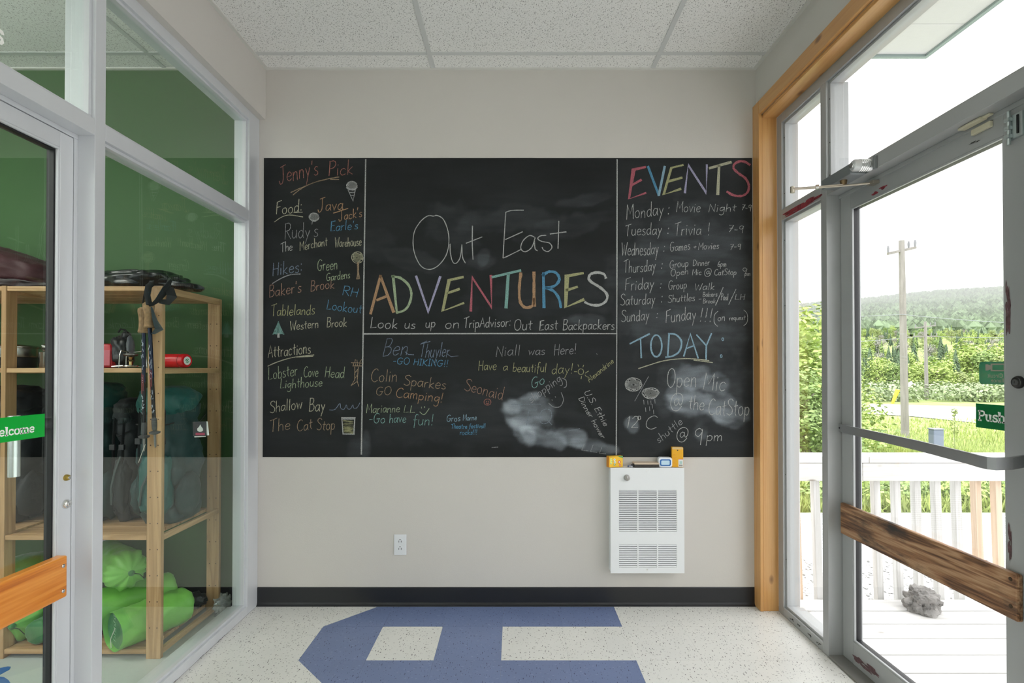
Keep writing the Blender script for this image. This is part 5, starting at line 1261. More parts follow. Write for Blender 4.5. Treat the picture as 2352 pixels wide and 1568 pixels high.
# red cylinder
a_, b_ = Vector((-1.82, -.262, z1 + .036)), Vector((-1.634, -.300, z1 + .036))
rc_ = empty('fuel_bottle', (a_ + b_) / 2 - Z_ * .036, 'red cylinder lying on the second shelf with a white emblem on its end', 'bottle')
dv_ = (b_ - a_).normalized()
MB().tube([a_, b_ - dv_ * .004, b_], [.034, .034, .031], 28).build('cylinder_body', mat('gloss_red', (.62, .01, .015), .25), rc_, smooth=True)
MB().tube([b_ - dv_ * .030, b_ - dv_ * .026], .0346, 28).build('rim_seam', mat('darker_red', (.35, .01, .012), .3), rc_, smooth=True)
em = MB().tube([b_ + dv_ * .0002, b_ + dv_ * .0008], .021, 24).build('emblem', mat('white_emblem', (.8, .82, .8), .5), rc_)
sd = dv_.cross(Z_).normalized()
mb = MB()
for (u0, w0, u1, w1) in ((-.008, .008, .006, -.008), (.008, .008, -.002, -.002), (.0, .010, .010, .0), (-.010, -.004, .0, -.010)):
    ribbon(mb, [(u0, w0), (u1, w1)], .004, b_ + dv_ * .0010, sd, Z_)
mb.build('emblem_mark', mat('emblem_green', (.03, .30, .14), .5), em)

# ---- backpacks on the third shelf
z2 = .5575
def backpack(c, w, d, h, body, lid, label, seed, trim=STRAP, tilt=0., name='backpack', hasbelt=True):
    t = empty(name, c, label, 'backpack', group=None)
    mb = MB()
    n = 28; rings = []; K = 14
    for i in range(K + 1):
        f = i / K; z = c[2] + h * .86 * f
        sw = (.90 + .14 * math.sin(f * 2.6)) * (1 if 0 < i else .82); sd_ = (1.0 - .18 * abs(f - .35)) * (1 if 0 < i else .85)
        ring = []
        for k in range(n):
            th = 6.28318 * k / n; cx, cy = math.cos(th), math.sin(th)
            sx_ = math.copysign(abs(cx) ** .62, cx); sy_ = math.copysign(abs(cy) ** .7, cy)
            ring.append(mb.bm.verts.new((c[0] + sx_ * w / 2 * sw + tilt * f * .1, c[1] + sy_ * d / 2 * sd_, z)))
        rings.append(ring)
    for i in range(K):
        for k in range(n): mb.bm.faces.new((rings[i][k], rings[i][(k + 1) % n], rings[i + 1][(k + 1) % n], rings[i + 1][k]))
    mb.bm.faces.new(rings[0][::-1]); mb.bm.faces.new(rings[-1])
    bmesh.ops.subdivide_edges(mb.bm, edges=mb.bm.edges[:], cuts=1, use_grid_fill=True)
    mb.wrinkle(.024, 8, seed); mb.wrinkle(.009, 26, seed + 3)
    for v in mb.bm.verts: v.co.z = max(v.co.z, c[2])
    mb.build('pack_body', body, t, smooth='all')
    mb = MB().blob((c[0] + tilt * .09, c[1] - .01, c[2] + h * .90), (w * .53, d * .54, h * .115), seed, .12, 2.6, 4, sharp=.72); mb.wrinkle(.006, 28, seed + 1)
    l_ = mb.build('pack_lid', lid, t, smooth='all')
    f_ = c[1] - d / 2
    mb = MB().blob((c[0] + .01, f_ + .01, c[2] + h * .30), (w * .34, .045, h * .22), seed + 2, .14, 2.4, 4, sharp=.6); mb.wrinkle(.004, 30, seed)
    mb.build('front_pocket', lid, t, smooth='all')
    for sx_ in (-1, 1):
        x = c[0] + sx_ * w * .27
        pts = [(x, f_ - .004, c[2] + h * .86), (x, f_ - .014, c[2] + h * .66), (x + .004, f_ - .018, c[2] + h * .42), (x, f_ + .002, c[2] + h * .10)]
        MB().tube(pts, .008, 8, flat=(1.3, .35)).build('compression_strap', trim, t)
        MB().box((x - .013, f_ - .026, c[2] + h * .60), (x + .013, f_ - .012, c[2] + h * .645), .003).build('buckle', mat('black_buckle', (.03, .03, .035), .35), t)
        mb = MB().blob((c[0] + sx_ * w * .50, c[1] - .03, c[2] + h * .20), (.035, d * .33, h * .17), seed + 5, .18, 3, 3); mb.build('side_pocket', body, t, smooth='all')
    mb = MB(); mb.tube([(c[0] - w * .42, f_ + .015, c[2] + h * .74), (c[0], f_ - .012, c[2] + h * .71), (c[0] + w * .42, f_ + .015, c[2] + h * .75)], .006, 8, flat=(1, .5)); mb.build('lid_seam', trim, t)
    mb = MB(); mb.tube([(c[0] - w * .2, f_ - .03, c[2] + h * .16), (c[0] - w * .1, f_ - .045, c[2] + h * .30), (c[0] + w * .08, f_ - .045, c[2] + h * .42), (c[0] + w * .2, f_ - .02, c[2] + h * .55)], .0045, 6); mb.build('cord', mat('grey_cord', (.06, .08, .08), .7), t, smooth=True)
    return t
bp1 = backpack((-1.735, -.265, z2), .215, .26, .66, TEALD, TEALF, 'teal backpack with a hanging price tag in the right corner of the shelf', 31)
backpack((-2.125, -.27, z2), .225, .26, .68, TEALD, TEALF, 'dark teal backpack in the middle of the shelf, left of the upright', 37)
backpack((-1.935, -.24, z2), .085, .20, .60, DKP, DKP, 'narrow black backpack squeezed between the two teal ones', 41)
backpack((-2.55, -.27, z2), .30, .26, .66, DKP, DKP, 'charcoal backpack seen behind the Welcome sticker', 47)
# pack tag
tg = empty('price_tag', (-1.64, -.418, .93), 'dark price tag with a white drop hanging from the teal backpack', 'tag')
tc0 = W(460, 985, 2.47)
def tagquad(name, pts, m, par, dy=0.): 
    mb = MB(); mb.prism([Vector((tc0.x + x, tc0.y + dy, tc0.z + z)) for x, z in pts], (0, .0006, 0)); return mb.build(name, m, par)
tg.location = tc0; tg['_loc'] = tuple(tc0)
c1 = tagquad('tag_card', [(-.036, .034), (.028, .036), (.030, -.032), (-.034, -.034)], mat('tag_charcoal', (.05, .05, .06), .5), tg)
tagquad('tag_back_card', [(.020, .036), (.034, .036), (.041, -.030), (.031, -.030)], mat('tag_white', (.75, .77, .75), .5), tg, .002)
tagquad('tag_border', [(-.028, -.034), (.026, -.033), (.026, -.037), (-.028, -.040)], mat('tag_white', (0, 0, 0)), tg, -.0003)
tagquad('tag_drop', [(0, .022), (-.006, .010), (-.014, .002), (-.013, -.008), (-.005, -.013), (.005, -.013), (.013, -.008), (.013, .002), (.006, .010)], mat('tag_white', (0, 0, 0)), tg, -.0008)
tagquad('tag_stripe', [(-.022, -.018), (.022, -.018), (.022, -.029), (-.022, -.029)], mat('tag_pink', (.45, .06, .12), .5), tg, -.0008)
MB().tube([(tc0.x - .002, tc0.y, tc0.z + .034), (tc0.x + .002, tc0.y + .02, tc0.z + .055), (tc0.x - .004, tc0.y + .05, tc0.z + .065)], .0012, 5).build('tag_string', STRAP, tg)

# ---- hanging trekking poles
CORK = mat('cork', (.30, .18, .09), .8, var=.3, vscale=60, bump=.3, bscale=90)
PBL = mat('pole_blue_black', (.012, .018, .045), .25, .5)
def pole(top, tip, label, seed, second=False):
    t = empty('trekking_pole', top, label, 'trekking pole', None)
    top = Vector(top); tip = Vector(tip); ax = (tip - top)
    P = lambda f, dx=0, dy=0: top + ax * f + Vector((dx, dy, 0))
    prof = [(0, .014), (.01, .022), (.03, .023), (.06, .0195), (.10, .018), (.14, .019), (.17, .023), (.178, .019)]
    MB().tube([P(f) for f, r_ in prof], [r_ for f, r_ in prof], 18).build('cork_grip', CORK, t, smooth=True)
    MB().tube([P(.178), P(.52)], .0085, 14).build('upper_shaft', PBL, t, smooth=True)
    MB().tube([P(.52), P(.80)], .0075, 14).build('lower_shaft', mat('pole_black', (.01, .01, .012), .25, .4), t, smooth=True)
    MB().tube([P(.80), P(.83), P(.87), P(.885)], [.0095, .0105, .0095, .007], 14).build('twist_lock', mat('pole_grey_rubber', (.07, .07, .075), .6), t, smooth=True)
    MB().tube([P(.885), P(.893), P(.905), P(.912)], [.008, .022, .020, .007], 18).build('basket', mat('pole_grey_rubber', (0, 0, 0)), t, smooth=True)
    MB().tube([P(.912), P(.985), P(1.0)], [.0055, .0045, .003], 10).build('tip', mat('pole_tip_grey', (.18, .17, .16), .5), t, smooth=True)
    rr = random.Random(seed); mb = MB()
    wk = mat('pole_white_ink', (.55, .6, .7), .5)
    o_ = P(0, 0, -.0092)
    for k in range(26):
        f = .24 + .30 * rr.random() if k < 14 else .62 + .16 * rr.random()
        q = P(f, 0, -.0089 if f < .52 else -.0080); x = rr.uniform(-.005, .005)
        ribbon(mb, [(q.x + x, q.z), (q.x + x + rr.uniform(-.004, .004), q.z + rr.uniform(.004, .014))], .0016, Vector((0, q.y, 0)), X_, Z_)
    mb.build('printed_marks', wk, t)
    mb = MB(); 
    for (f0, f1, x) in ((.46, .60, -.003), (.47, .58, .003)):
        a, c = P(f0), P(f1); ribbon(mb, [(a.x + x, a.z), (c.x + x, c.z)], .0028, Vector((0, min(a.y, c.y) - .0095, 0)), X_, Z_)
    mb.build('red_stripe', mat('pole_red', (.26, .03, .04), .4), t)
    return t
pd = 2.280
tp_ = W(341, 694, pd); ti_ = W(357, 1027, pd)
pl1 = pole(tp_, ti_, 'front trekking pole with cork grip hanging on the front shelf upright', 3)
# wrist strap looped over the top corner of the upright
s1 = [W(343, 700, pd - .02), W(338, 676, pd - .005), W(342, 657, pd + .03), W(350, 651, pd + .075)]
MB().tube(s1, .0125, 8, flat=(1., .3)).build('wrist_strap', STRAP, pl1, smooth=True)
s2 = [W(345, 703, pd - .012), W(362, 690, pd - .01), W(378, 668, pd + .0), W(388, 655, pd + .03), W(386, 648, pd + .09)]
MB().tube(s2, [.009, .018, .028, .028, .020], 8, flat=(1.2, .3)).build('wrist_strap', STRAP, pl1, smooth=True)
s3 = [W(348, 705, pd - .012), W(356, 735, pd - .012), W(366, 756, pd - .012), W(352, 766, pd - .012)]
MB().tube(s3, [.005, .015, .026, .012], 8, flat=(1.1, .25)).build('wrist_strap', fabric('slate_webbing', (.03, .05, .06), .7), pl1, smooth=True)
s4 = [W(388, 660, pd + .02), W(395, 680, pd + .0), W(385, 694, pd), W(366, 692, pd - .003)]
MB().tube(s4, [.018, .018, .013, .008], 8, flat=(1.1, .35)).build('wrist_strap', STRAP, pl1, smooth=True)
pl2 = pole(W(330, 706, pd + .045), W(331, 1036, pd + .045), 'second trekking pole hanging just behind the front one', 8)
s5 = [W(327, 708, pd + .045), W(331, 680, pd + .04), W(336, 655, pd + .07)]
MB().tube(s5, .006, 8, flat=(1., .35)).build('wrist_strap', STRAP, pl2, smooth=True)
mb = MB().tube([W(334, 1020, pd + .02), W(326, 1040, pd + .02), W(318, 1062, pd + .02)], .0012, 5); mb.build('loose_cord', mat('pale_cord', (.6, .58, .5), .7), pl2)

# ---- green sleeping mats on the bottom shelf
def rolled(A, B, r, m, label, seed, open_end=False, gather=0, name='sleeping_mat', floor=.0425, r2=None):
    A = Vector(A); B = Vector(B); ax = B - A; L = ax.length; ax.normalize()
    t = empty(name, ((A + B) / 2).to_tuple()[:2] + (floor,), label, 'sleeping mat')
    mb = MB(); K = 30; n = 40
    up = Z_; a = ax.cross(up).normalized(); b_ = a.cross(ax).normalized()
    rings = []; r2 = r2 or r
    for i in range(K + 1):
        f = i / K; e = 1.0
        if gather & 1 and f < .16: e = max(.12, math.sin(f / .16 * 1.5708) ** .55)
        if gather & 2 and f > .84: e = max(.12, math.sin((1 - f) / .16 * 1.5708) ** .55)
        if not gather & 2 and f > .93: e = .80 + .20 * math.sqrt(max(0, 1 - ((f - .93) / .07) ** 2))
        if not gather & 1 and f < .05 and not open_end: e = .85 + .15 * math.sqrt(max(0, 1 - ((.05 - f) / .05) ** 2))
        ring = []
        for k in range(n):
            th = 6.28318 * k / n
            rad = (r + (r2 - r) * f) * e * (1 + .05 * noise.noise(Vector((math.cos(th) * 1.5, math.sin(th) * 1.5, f * 3 + seed))))
            pl_ = 0
            if gather & 1 and f < .30: pl_ = .17 * (1 - f / .30) * (math.sin(th * 13 + seed + 1.5 * math.sin(th * 2)) + .5 * math.sin(th * 7 + seed * 2))
            if gather & 2 and f > .70: pl_ = .10 * ((f - .70) / .30) * math.sin(th * 11 + seed)
            rad *= 1 + pl_
            p = A + (B - A) * f + a * math.cos(th) * rad + b_ * math.sin(th) * rad
            ring.append(mb.bm.verts.new(p))
        rings.append(ring)
    for i in range(K):
        for k in range(n): mb.bm.faces.new((rings[i][k], rings[i][(k + 1) % n], rings[i + 1][(k + 1) % n], rings[i + 1][k]))
    mb.bm.faces.new(rings[-1])
    if not open_end: mb.bm.faces.new(rings[0][::-1])
    mb.wrinkle(.007, 14, seed); mb.wrinkle(.003, 40, seed)
    for v in mb.bm.verts: v.co.z = max(v.co.z, floor)
    mb.build('cover', m, t, smooth='all')
    if open_end:
        mb = MB(); q = []
        for k in range(n):
            th = 6.28318 * k / n; q.append(mb.bm.verts.new(A + ax * .018 + a * math.cos(th) * r * .97 + b_ * math.sin(th) * r * .97))
        cv = mb.bm.verts.new(A + ax * .03)
        for k in range(n): mb.bm.faces.new((q[k], q[(k + 1) % n], cv))
        for v in mb.bm.verts: v.co.z = max(v.co.z, floor)
        e_ = mb.build('rolled_end', LIMED, t)
        mb = MB(); o = A - ax * .002
        mb.tube([A + b_ * r * .1 + ax * .014 - a * .01, A - b_ * r * .55 + ax * .010 - a * .04, A - b_ * r * .9 + ax * .004 - a * .02], .002, 6); mb.build('end_cord', mat('pale_cord', (.6, .6, .5), .6), t)
        mb = MB(); rr = random.Random(2)
        for k in range(9):
            c_ = A + ax * .012 + b_ * (r * (.75 - .16 * k)) - a * (.012 + .002 * math.sin(k))
            ribbon(mb, [(0, 0), (.008 * (1 if k % 2 else -1), .006), (.012, -.002)], .0022, c_, a, b_)
        mb.build('printed_letters', mat('mat_print', (.45, .62, .42), .5), t)
    if gather:
        for side, P0 in ((1, A), (2, B)):
            if gather & side:
                dd = ax if side == 2 else -ax
                mb = MB().tube([P0 - dd * .004, P0 + dd * .012, P0 + dd * .022], [r * .13, r * .16, r * .05], 12); mb.build('drawstring_knot', LIMED, t, smooth=True)
                if side == 1:
                    MB().tube([P0 + dd * .014, P0 + dd * .016 + a * .03 - Z_ * .012, P0 + dd * .014 + a * .05 - Z_ * .04], .0018, 6).build('drawcord', STRAP, t)
    return t
rolled((-1.808, -.545, .128), (-1.655, -.26, .128), .085, LIME, 'lime green rolled mat in front, its dark open end facing the glass', 51, open_end=True)
rolled((-2.12, -.47, .140), (-1.80, -.14, .150), .094, LIME, 'large lime green rolled mat lying behind the front one', 53)
rolled((-1.83, -.405, .340), (-2.18, -.12, .315), .088, LIME, 'lime green bag with a gathered end on top of the pile', 57, gather=1)
rolled((-2.20, -.50, .100), (-2.20, -.28, .100), .052, LIMED, 'dark green rolled mat wedged under the pile', 58)
rolled((-2.30, -.50, .135), (-2.42, -.12, .135), .092, LIME, 'green bag with a ruffled end low behind the push board', 59, gather=1)
rolled((-2.52, -.50, .135), (-2.62, -.12, .135), .092, LIMED, 'dark green bag at the far left of the bottom shelf', 61, gather=1)
rolled((-2.56, -.42, .31), (-2.20, -.20, .31), .088, LIMED, 'dark green roll lying across the two bags on the left', 63)
cpl = glassmat('clear_plastic', (.85, .88, .88), 2.6, .5)
mb = MB().blob((-1.572, -.085, .045), (.028, .05, .042), 90, .5, 3., 4, floor=.001, sharp=.8); mb.wrinkle(.012, 40, 2)
for v in mb.bm.verts: v.co.z = max(v.co.z, .001)
mb.build('plastic_wrap', cpl, label='crumpled clear plastic wrap on the shop floor in the corner', cat='wrap', smooth=20)
bz = empty('dry_bag', (-1.68, -.14, .0425), 'crumpled black bag behind the green rolls on the right', 'bag')
mb = MB().blob((-1.705, -.115, .080), (.062, .040, .040), 71, .25, 3, 4, floor=.0425); mb.build('bag_body', BLKF, bz, smooth='all')
# ================================================================ OUTSIDE
# ---- terrain
def road_t(x, y): return 0
def gz(x, y):
    d = y + CD
    base = -.45
    if d > 6.3: base = -.45 - 1.25 * min(1, (d - 6.3) / 13.7)
    e = d + .25 * (x - .75 * d)
    if d > 62: base += (d - 62) * .112
    if d > 230: base += (d - 230) * .032
    amp = min(1.2, max(0, (d - 60) * .01))
    base += amp * noise.noise(Vector((x * .02, y * .02, 0)))
    if d > 200:
        # ridge of the far hill rises to the right
        q = x / d
        h = (q - .5) * 85 + 6 * noise.noise(Vector((x * .012, 2, 0)))
        base += max(0, min(1, (d - 200) / 260)) * h * .5
    return base
GRASSG = mat('grass_ground', (.27, .34, .11), .95, var=.35, vscale=1.2)
mb = MB()
ds = [6.3 + .9 * k for k in range(16)] + [21 + 3 * k for k in range(16)] + [72 + 12 * k for k in range(14)] + [250 + 25 * k for k in range(11)]
qs = [-.6, 0, .3] + [.42 + .03 * k for k in range(24)] + [1.25, 1.5, 2.0, 3.0]
vv = []
for d in ds:
    row = []
    for q in qs:
        x = q * d + 2; row.append(mb.bm.verts.new((x, d - CD, gz(x, d - CD))))
    vv.append(row)
for i in range(len(ds) - 1):
    for j in range(len(qs) - 1): mb.bm.faces.new((vv[i][j], vv[i][j + 1], vv[i + 1][j + 1], vv[i + 1][j]))
mb.build('ground', GRASSG, label='grassy ground falling to the road and rising to the wooded hill', **S)
# ---- gravel yard
m, nt, b = newmat('gravel_yard')
v_ = objcoord(nt); vo = nd(nt, 'ShaderNodeTexVoronoi'); vo.inputs['Scale'].default_value = 32; nt.links.new(v_, vo.inputs['Vector'])
sp = nd(nt, 'ShaderNodeSeparateColor'); nt.links.new(vo.outputs['Color'], sp.inputs[0])
r = ramp(nt, [(.0, (.26, .26, .26)), (.5, (.48, .48, .47)), (1., (.66, .65, .63))]); nt.links.new(sp.outputs[0], r.inputs[0]); nt.links.new(r.outputs[0], b.inputs['Base Color'])
b.inputs['Roughness'].default_value = .9
bp = nd(nt, 'ShaderNodeBump'); bp.invert = True; bp.inputs['Strength'].default_value = .9; bp.inputs['Distance'].default_value = .015; nt.links.new(vo.outputs['Distance'], bp.inputs['Height']); nt.links.new(bp.outputs[0], b.inputs['Normal'])
GRV = m
bx('ground', (-6, .142, -.60), (40, 3.45, -.448), GRV, label='pale gravel yard between the deck and the grass', **S)
bx('ground', (3.6, -12, -.60), (40, .142, -.448), GRV, label='pale gravel yard beside the deck', **S)
mb = MB(); rr = random.Random(12)
for k in range(1800):
    x = rr.uniform(1.6, 5.2); y = rr.uniform(.2, 1.9); s_ = rr.uniform(.006, .018)
    c = Vector((x, y, -.447 + s_ * .3)); pts = [Vector((rr.uniform(.7, 1.2), 0, 0)), Vector((0, rr.uniform(.7, 1.2), 0)), Vector((-rr.uniform(.7, 1.2), 0, 0)), Vector((0, -rr.uniform(.7, 1.2), 0)), Vector((0, 0, .8)), Vector((0, 0, -.5))]
    q = [mb.bm.verts.new(c + p * s_) for p in pts]
    for a, b2 in ((0, 1), (1, 2), (2, 3), (3, 0)): mb.bm.faces.new((q[a], q[b2], q[4])); mb.bm.faces.new((q[b2], q[a], q[5]))
mb.build('gravel', mat('gravel_stone', (.42, .42, .41), .9, var=.4, vscale=40), label='loose grey gravel stones beyond the deck', cat='gravel', kind='stuff')
# ---- road
m = mat('road_asphalt', (.62, .62, .62), .9, var=.06, vscale=.5)
def rpt(px, py, z): return at_z(px, py, z)
lo_ = [(1500, 943), (1700, 944), (1840, 946), (1975, 948), (2100, 956), (2235, 970), (2352, 988), (2500, 1015)]
hi_ = [(1500, 920), (1700, 922), (1840, 924), (1975, 926), (2100, 930), (2235, 934), (2352, 937), (2500, 940)]
mb = MB(); ra = [mb.bm.verts.new(rpt(*p, -1.66)) for p in lo_]; rb = [mb.bm.verts.new(rpt(*p, -1.66)) for p in hi_]
for i in range(len(ra) - 1): mb.bm.faces.new((ra[i], ra[i + 1], rb[i + 1], rb[i]))
road = mb.build('road', m, label='pale road passing in front of the bushes', **S)
mb = MB(); P2 = [rpt(a, c, -1.655) for a, c in lo_]
for i in range(len(P2) - 1):
    a, c = P2[i], P2[i + 1]; mb.quad([a + Vector((.5, .35, 0)), c + Vector((.5, .35, 0)), c + Vector((.62, .47, 0)), a + Vector((.62, .47, 0))])
mb.build('edge_line', mat('road_line_grey', (.40, .40, .44), .8), road)

# ---- deck
DKW = wood('deck_weathered', (.40, .39, .37), (.50, .49, .475), (.57, .56, .55), 0, rough=.75, bands=14)
deck = empty('deck', (3.4, -2, -.17), 'pale weathered wooden deck outside the entrance', **S)
yb0 = .142; k = 0
pitch = .1465
while yb0 - pitch * k > BACKY - .5:
    y1 = yb0 - pitch * k; y0 = y1 - pitch + .009
    bx('deck_board', (1.5715, y0, -.068), (5.4, y1, -.030), DKW, deck, bev=.003); k += 1
bx('deck_joist', (1.58, .105, -.25), (5.4, .140, -.07), DKW, deck); bx('deck_joist', (5.36, BACKY, -.25), (5.4, .10, -.07), DKW, deck); bx('deck_joist', (1.58, BACKY, -.25), (1.62, .10, -.07), DKW, deck)
# ---- railing
RW = wood('rail_weathered', (.50, .49, .47), (.62, .61, .60), (.70, .69, .68), 2, rough=.8, knots=False, bands=10)
RWX = wood('rail_weathered_x', (.58, .57, .54), (.70, .69, .67), (.78, .77, .75), 0, rough=.8, bands=12)
RT = wood('rail_tan', (.52, .38, .27), (.62, .48, .36), (.70, .56, .44), 2, rough=.8, knots=False, bands=10)
rl = empty('deck_railing', (3.2, .16, -.03), 'weathered wooden deck railing with square balusters', 'railing')
yr = .150
joins = [1.58, 2.055, 3.60, 5.40]
for i in range(3): bx('cap_board', (joins[i] + .001, yr - .035, .768), (joins[i + 1] - .001, yr + .105, .806), RWX, rl, bev=.003)
joins = [1.58, 2.02, 3.30, 5.40]
for i in range(3): bx('rail_board', (joins[i] + .001, yr - .030, .662), (joins[i + 1] - .001, yr + .006, .765), RWX, rl, bev=.003)
lean = Matrix.Rotation(math.radians(-1.7), 3, 'Y')
for k in range(-4, 27):
    x = 2.128 + .1185 * k
    tan = k in (-4, -1, 5, 6, 12, 13, 19)
    w_ = .019 if k != -1 else .012
    MB().box((x - w_, yr + .007, -.20), (x + w_, yr + .045, .760), .003, lean, (x, yr, .66)).build('baluster', RT if tan else RW, rl, label='newer tan baluster' if tan else None)
bx('corner_post', (5.40, yr - .03, -.2), (5.49, yr + .06, .9), RW, rl, bev=.003)
# ---- stone on the deck
ROCK = mat('grey_rock', (.20, .19, .18), .85, var=.45, vscale=14, bump=1., bscale=45)
mb = MB().blob((2.270, .0, .02), (.084, .075, .076), 82, .40, 1.7, 5, floor=-.0295, sharp=.9)
mb.wrinkle(.012, 20, 4)
for v in mb.bm.verts:
    v.co.z = max(v.co.z, -.0295)
    if v.co.x > 2.32: v.co.z = -.0295 + (v.co.z + .0295) * .86
mb.build('rock', ROCK, label='rough grey rock sitting on the deck boards', cat='rock', smooth=25)
# ---- entrance canopy
SOF = mat('white_soffit', (.58, .585, .58), .6)
cn = empty('trim_5', (1.9, -1.8, 3.0), 'white boarded canopy soffit over the entrance', **S)
zc = 3.02; dfar = 2.80
xo = 944 / CF * (zc - CH) * CF / 720 * 1.0
for k in range(20):
    y1 = dfar - CD - .25 * k; bx('soffit_board', (1.5705, y1 - .248, zc), (xo, y1, zc + .015), SOF, cn, bev=.002)
TEALP = mat('grey_teal_fascia', (.24, .31, .30), .5)
bx('fascia', (xo, dfar - CD - 5.0, zc - .012), (xo + .022, dfar - CD + .02, zc + .13), TEALP, cn)
bx('fascia', (1.5705, dfar - CD, zc - .012), (xo, dfar - CD + .02, zc + .13), TEALP, cn)
bx('canopy_roof', (1.5705, dfar - CD - 5.0, zc + .13), (xo + .03, dfar - CD + .03, zc + .16), TEALP, cn)

# ---- vegetation
ORD = ('first second third fourth fifth sixth seventh eighth ninth tenth eleventh twelfth thirteenth fourteenth fifteenth sixteenth seventeenth eighteenth nineteenth twentieth twenty-first twenty-second twenty-third twenty-fourth twenty-fifth twenty-sixth').split()
def leafmat(name, c, v=.35):
    if name in MATS: return MATS[name]
    m, nt, b = newmat(name)
    g = nd(nt, 'ShaderNodeNewGeometry')
    r = ramp(nt, [(0, tuple(q * (1 - v) for q in c)), (.5, c), (1, tuple(min(1, q * (1 + v)) for q in c))])
    nt.links.new(g.outputs['Random Per Island'], r.inputs[0]); nt.links.new(r.outputs[0], b.inputs['Base Color'])
    b.inputs['Roughness'].default_value = .6; b.inputs['Specular IOR Level'].default_value = .2
    MATS[name] = m; return m
LF = [leafmat('leaf_bright', (.37, .47, .14)), leafmat('leaf_mid', (.25, .35, .12)), leafmat('leaf_olive', (.32, .38, .15)), leafmat('leaf_dark', (.12, .18, .10)), leafmat('leaf_grey', (.31, .30, .27))]
BARK = mat('tree_bark', (.22, .19, .16), .9)
def leafcloud(mb, rr, lobes, n, s, flat=.0):
    for k in range(n):
        cx, cy, cz, rx, rz = rr.choice(lobes)
        th = rr.uniform(0, 6.283); u = rr.uniform(-1, 1); q = math.sqrt(1 - u * u); rad = rr.uniform(.62, 1.05)
        p = Vector((cx + rx * rad * q * math.cos(th), cy + rx * rad * q * math.sin(th), cz + rz * rad * u))
        nrm = Vector((q * math.cos(th), q * math.sin(th), u + .5)) + Vector((rr.uniform(-.8, .8), rr.uniform(-.8, .8), rr.uniform(-.8, .8)))
        nrm.normalize(); a = nrm.orthogonal().normalized(); b_ = nrm.cross(a)
        ang = rr.uniform(0, 6.28); a, b_ = a * math.cos(ang) + b_ * math.sin(ang), b_ * math.cos(ang) - a * math.sin(ang)
        ss = s * rr.uniform(.6, 1.3)
        mb.quad([p - a * ss, p - b_ * ss * .55, p + a * ss, p + b_ * ss * .55])
def deciduous(seed, lm, n, s, lobes_n, h=1.0, w=.42):
    rr = random.Random(seed); lobes = []
    for k in range(lobes_n):
        f = rr.uniform(.25, .92); rad = w * math.sin(min(1, f + .15) * 2.9) ** .6 * .55 if f < .95 else .1
        th = rr.uniform(0, 6.28); r_ = rr.uniform(.0, 1.) * w * .7 * (1.1 - f)
        lobes.append((r_ * math.cos(th), r_ * math.sin(th), f * h, .20 * rr.uniform(.7, 1.2), .16 * rr.uniform(.7, 1.2)))
    t = empty('deciduous_tree', (0, 0, 0), 'x', 'tree')
    mb = MB(); leafcloud(mb, rr, lobes, n, s); mb.build('foliage', lm, t)
    MB().tube([(0, 0, -.1), (.01, .01, .4 * h), (0, .02, .85 * h)], [.03, .018, .006], 7).build('trunk', BARK, t)
    for k in range(4):
        a = rr.uniform(0, 6.28); MB().tube([(0, 0, .25 * h + .1 * k), (.15 * math.cos(a), .15 * math.sin(a), .45 * h + .1 * k)], [.012, .004], 5).build('branch', BARK, t)
    return t
def conifer(seed, lm, tiers, n, thin=1.):
    rr = random.Random(seed); t = empty('conifer_tree', (0, 0, 0), 'x', 'tree'); mb = MB()
    for i in range(tiers):
        f = i / tiers; z = .12 + .86 * f; r_ = (.20 * (1 - f) + .015) * thin
        for k in range(n):
            a = rr.uniform(0, 6.283); rr_ = r_ * rr.uniform(.7, 1.15); c, s_ = math.cos(a), math.sin(a); wv = .030 * (1.1 - f) * rr.uniform(.8, 1.4)
            tp_ = Vector((c * .01, s_ * .01, z + .05)); e = Vector((c * rr_, s_ * rr_, z - .03 - .03 * (1 - f)))
            sd = Vector((-s_, c, 0)) * wv
            mb.bm.faces.new([mb.bm.verts.new(p) for p in (tp_, (tp_ + e) / 2 + sd + Z_ * .004, e, (tp_ + e) / 2 - sd + Z_ * .004)])
    mb.build('needles', lm, t); MB().tube([(0, 0, -.1), (0, 0, .97)], [.02, .003], 6).build('trunk', BARK, t)
    return t
PR = [deciduous(1, LF[0], 1500, .030, 14), deciduous(2, LF[1], 1500, .030, 14), deciduous(3, LF[2], 1300, .030, 12), conifer(4, LF[3], 26, 22), conifer(5, LF[3], 22, 16, .7), deciduous(6, LF[4], 700, .028, 12), conifer(7, LF[1], 22, 18, .8)]
PR += [deciduous(11, LF[0], 5200, .016, 26, w=.45), deciduous(12, LF[1], 5200, .016, 26, w=.45)]
used = [False] * len(PR)
def place(i, px, d, h, label, group, wide=1.0, zoff=0., cat='tree'):
    x = (px - 1181) / CF * d; y = d - CD; loc = (x, y, gz(x, y) - .02 + zoff)
    sc_ = (h * wide, h * wide, h)
    if not used[i]:
        used[i] = True; o = PR[i]; o.location = loc; o.scale = sc_; o['label'] = label; o.rotation_euler = (0, 0, R.uniform(0, 6.28))
    else: o = copy_tree(PR[i], loc, R.uniform(0, 6.28), sc_, label)
    if group: o['group'] = group
    o['category'] = cat
    return o
NEARL = ['bright leafy tree in the side window, tallest beside the white corner board', 'mid green tree in the side window next to the grey mullion', 'leafy tree mostly hidden behind the white corner board',
         'low bush in the side window above the deck rail, by the mullion', 'low bush in the side window above the deck rail, by the corner board', 'bright tree hidden behind the grey mullion, farthest of the near trees']
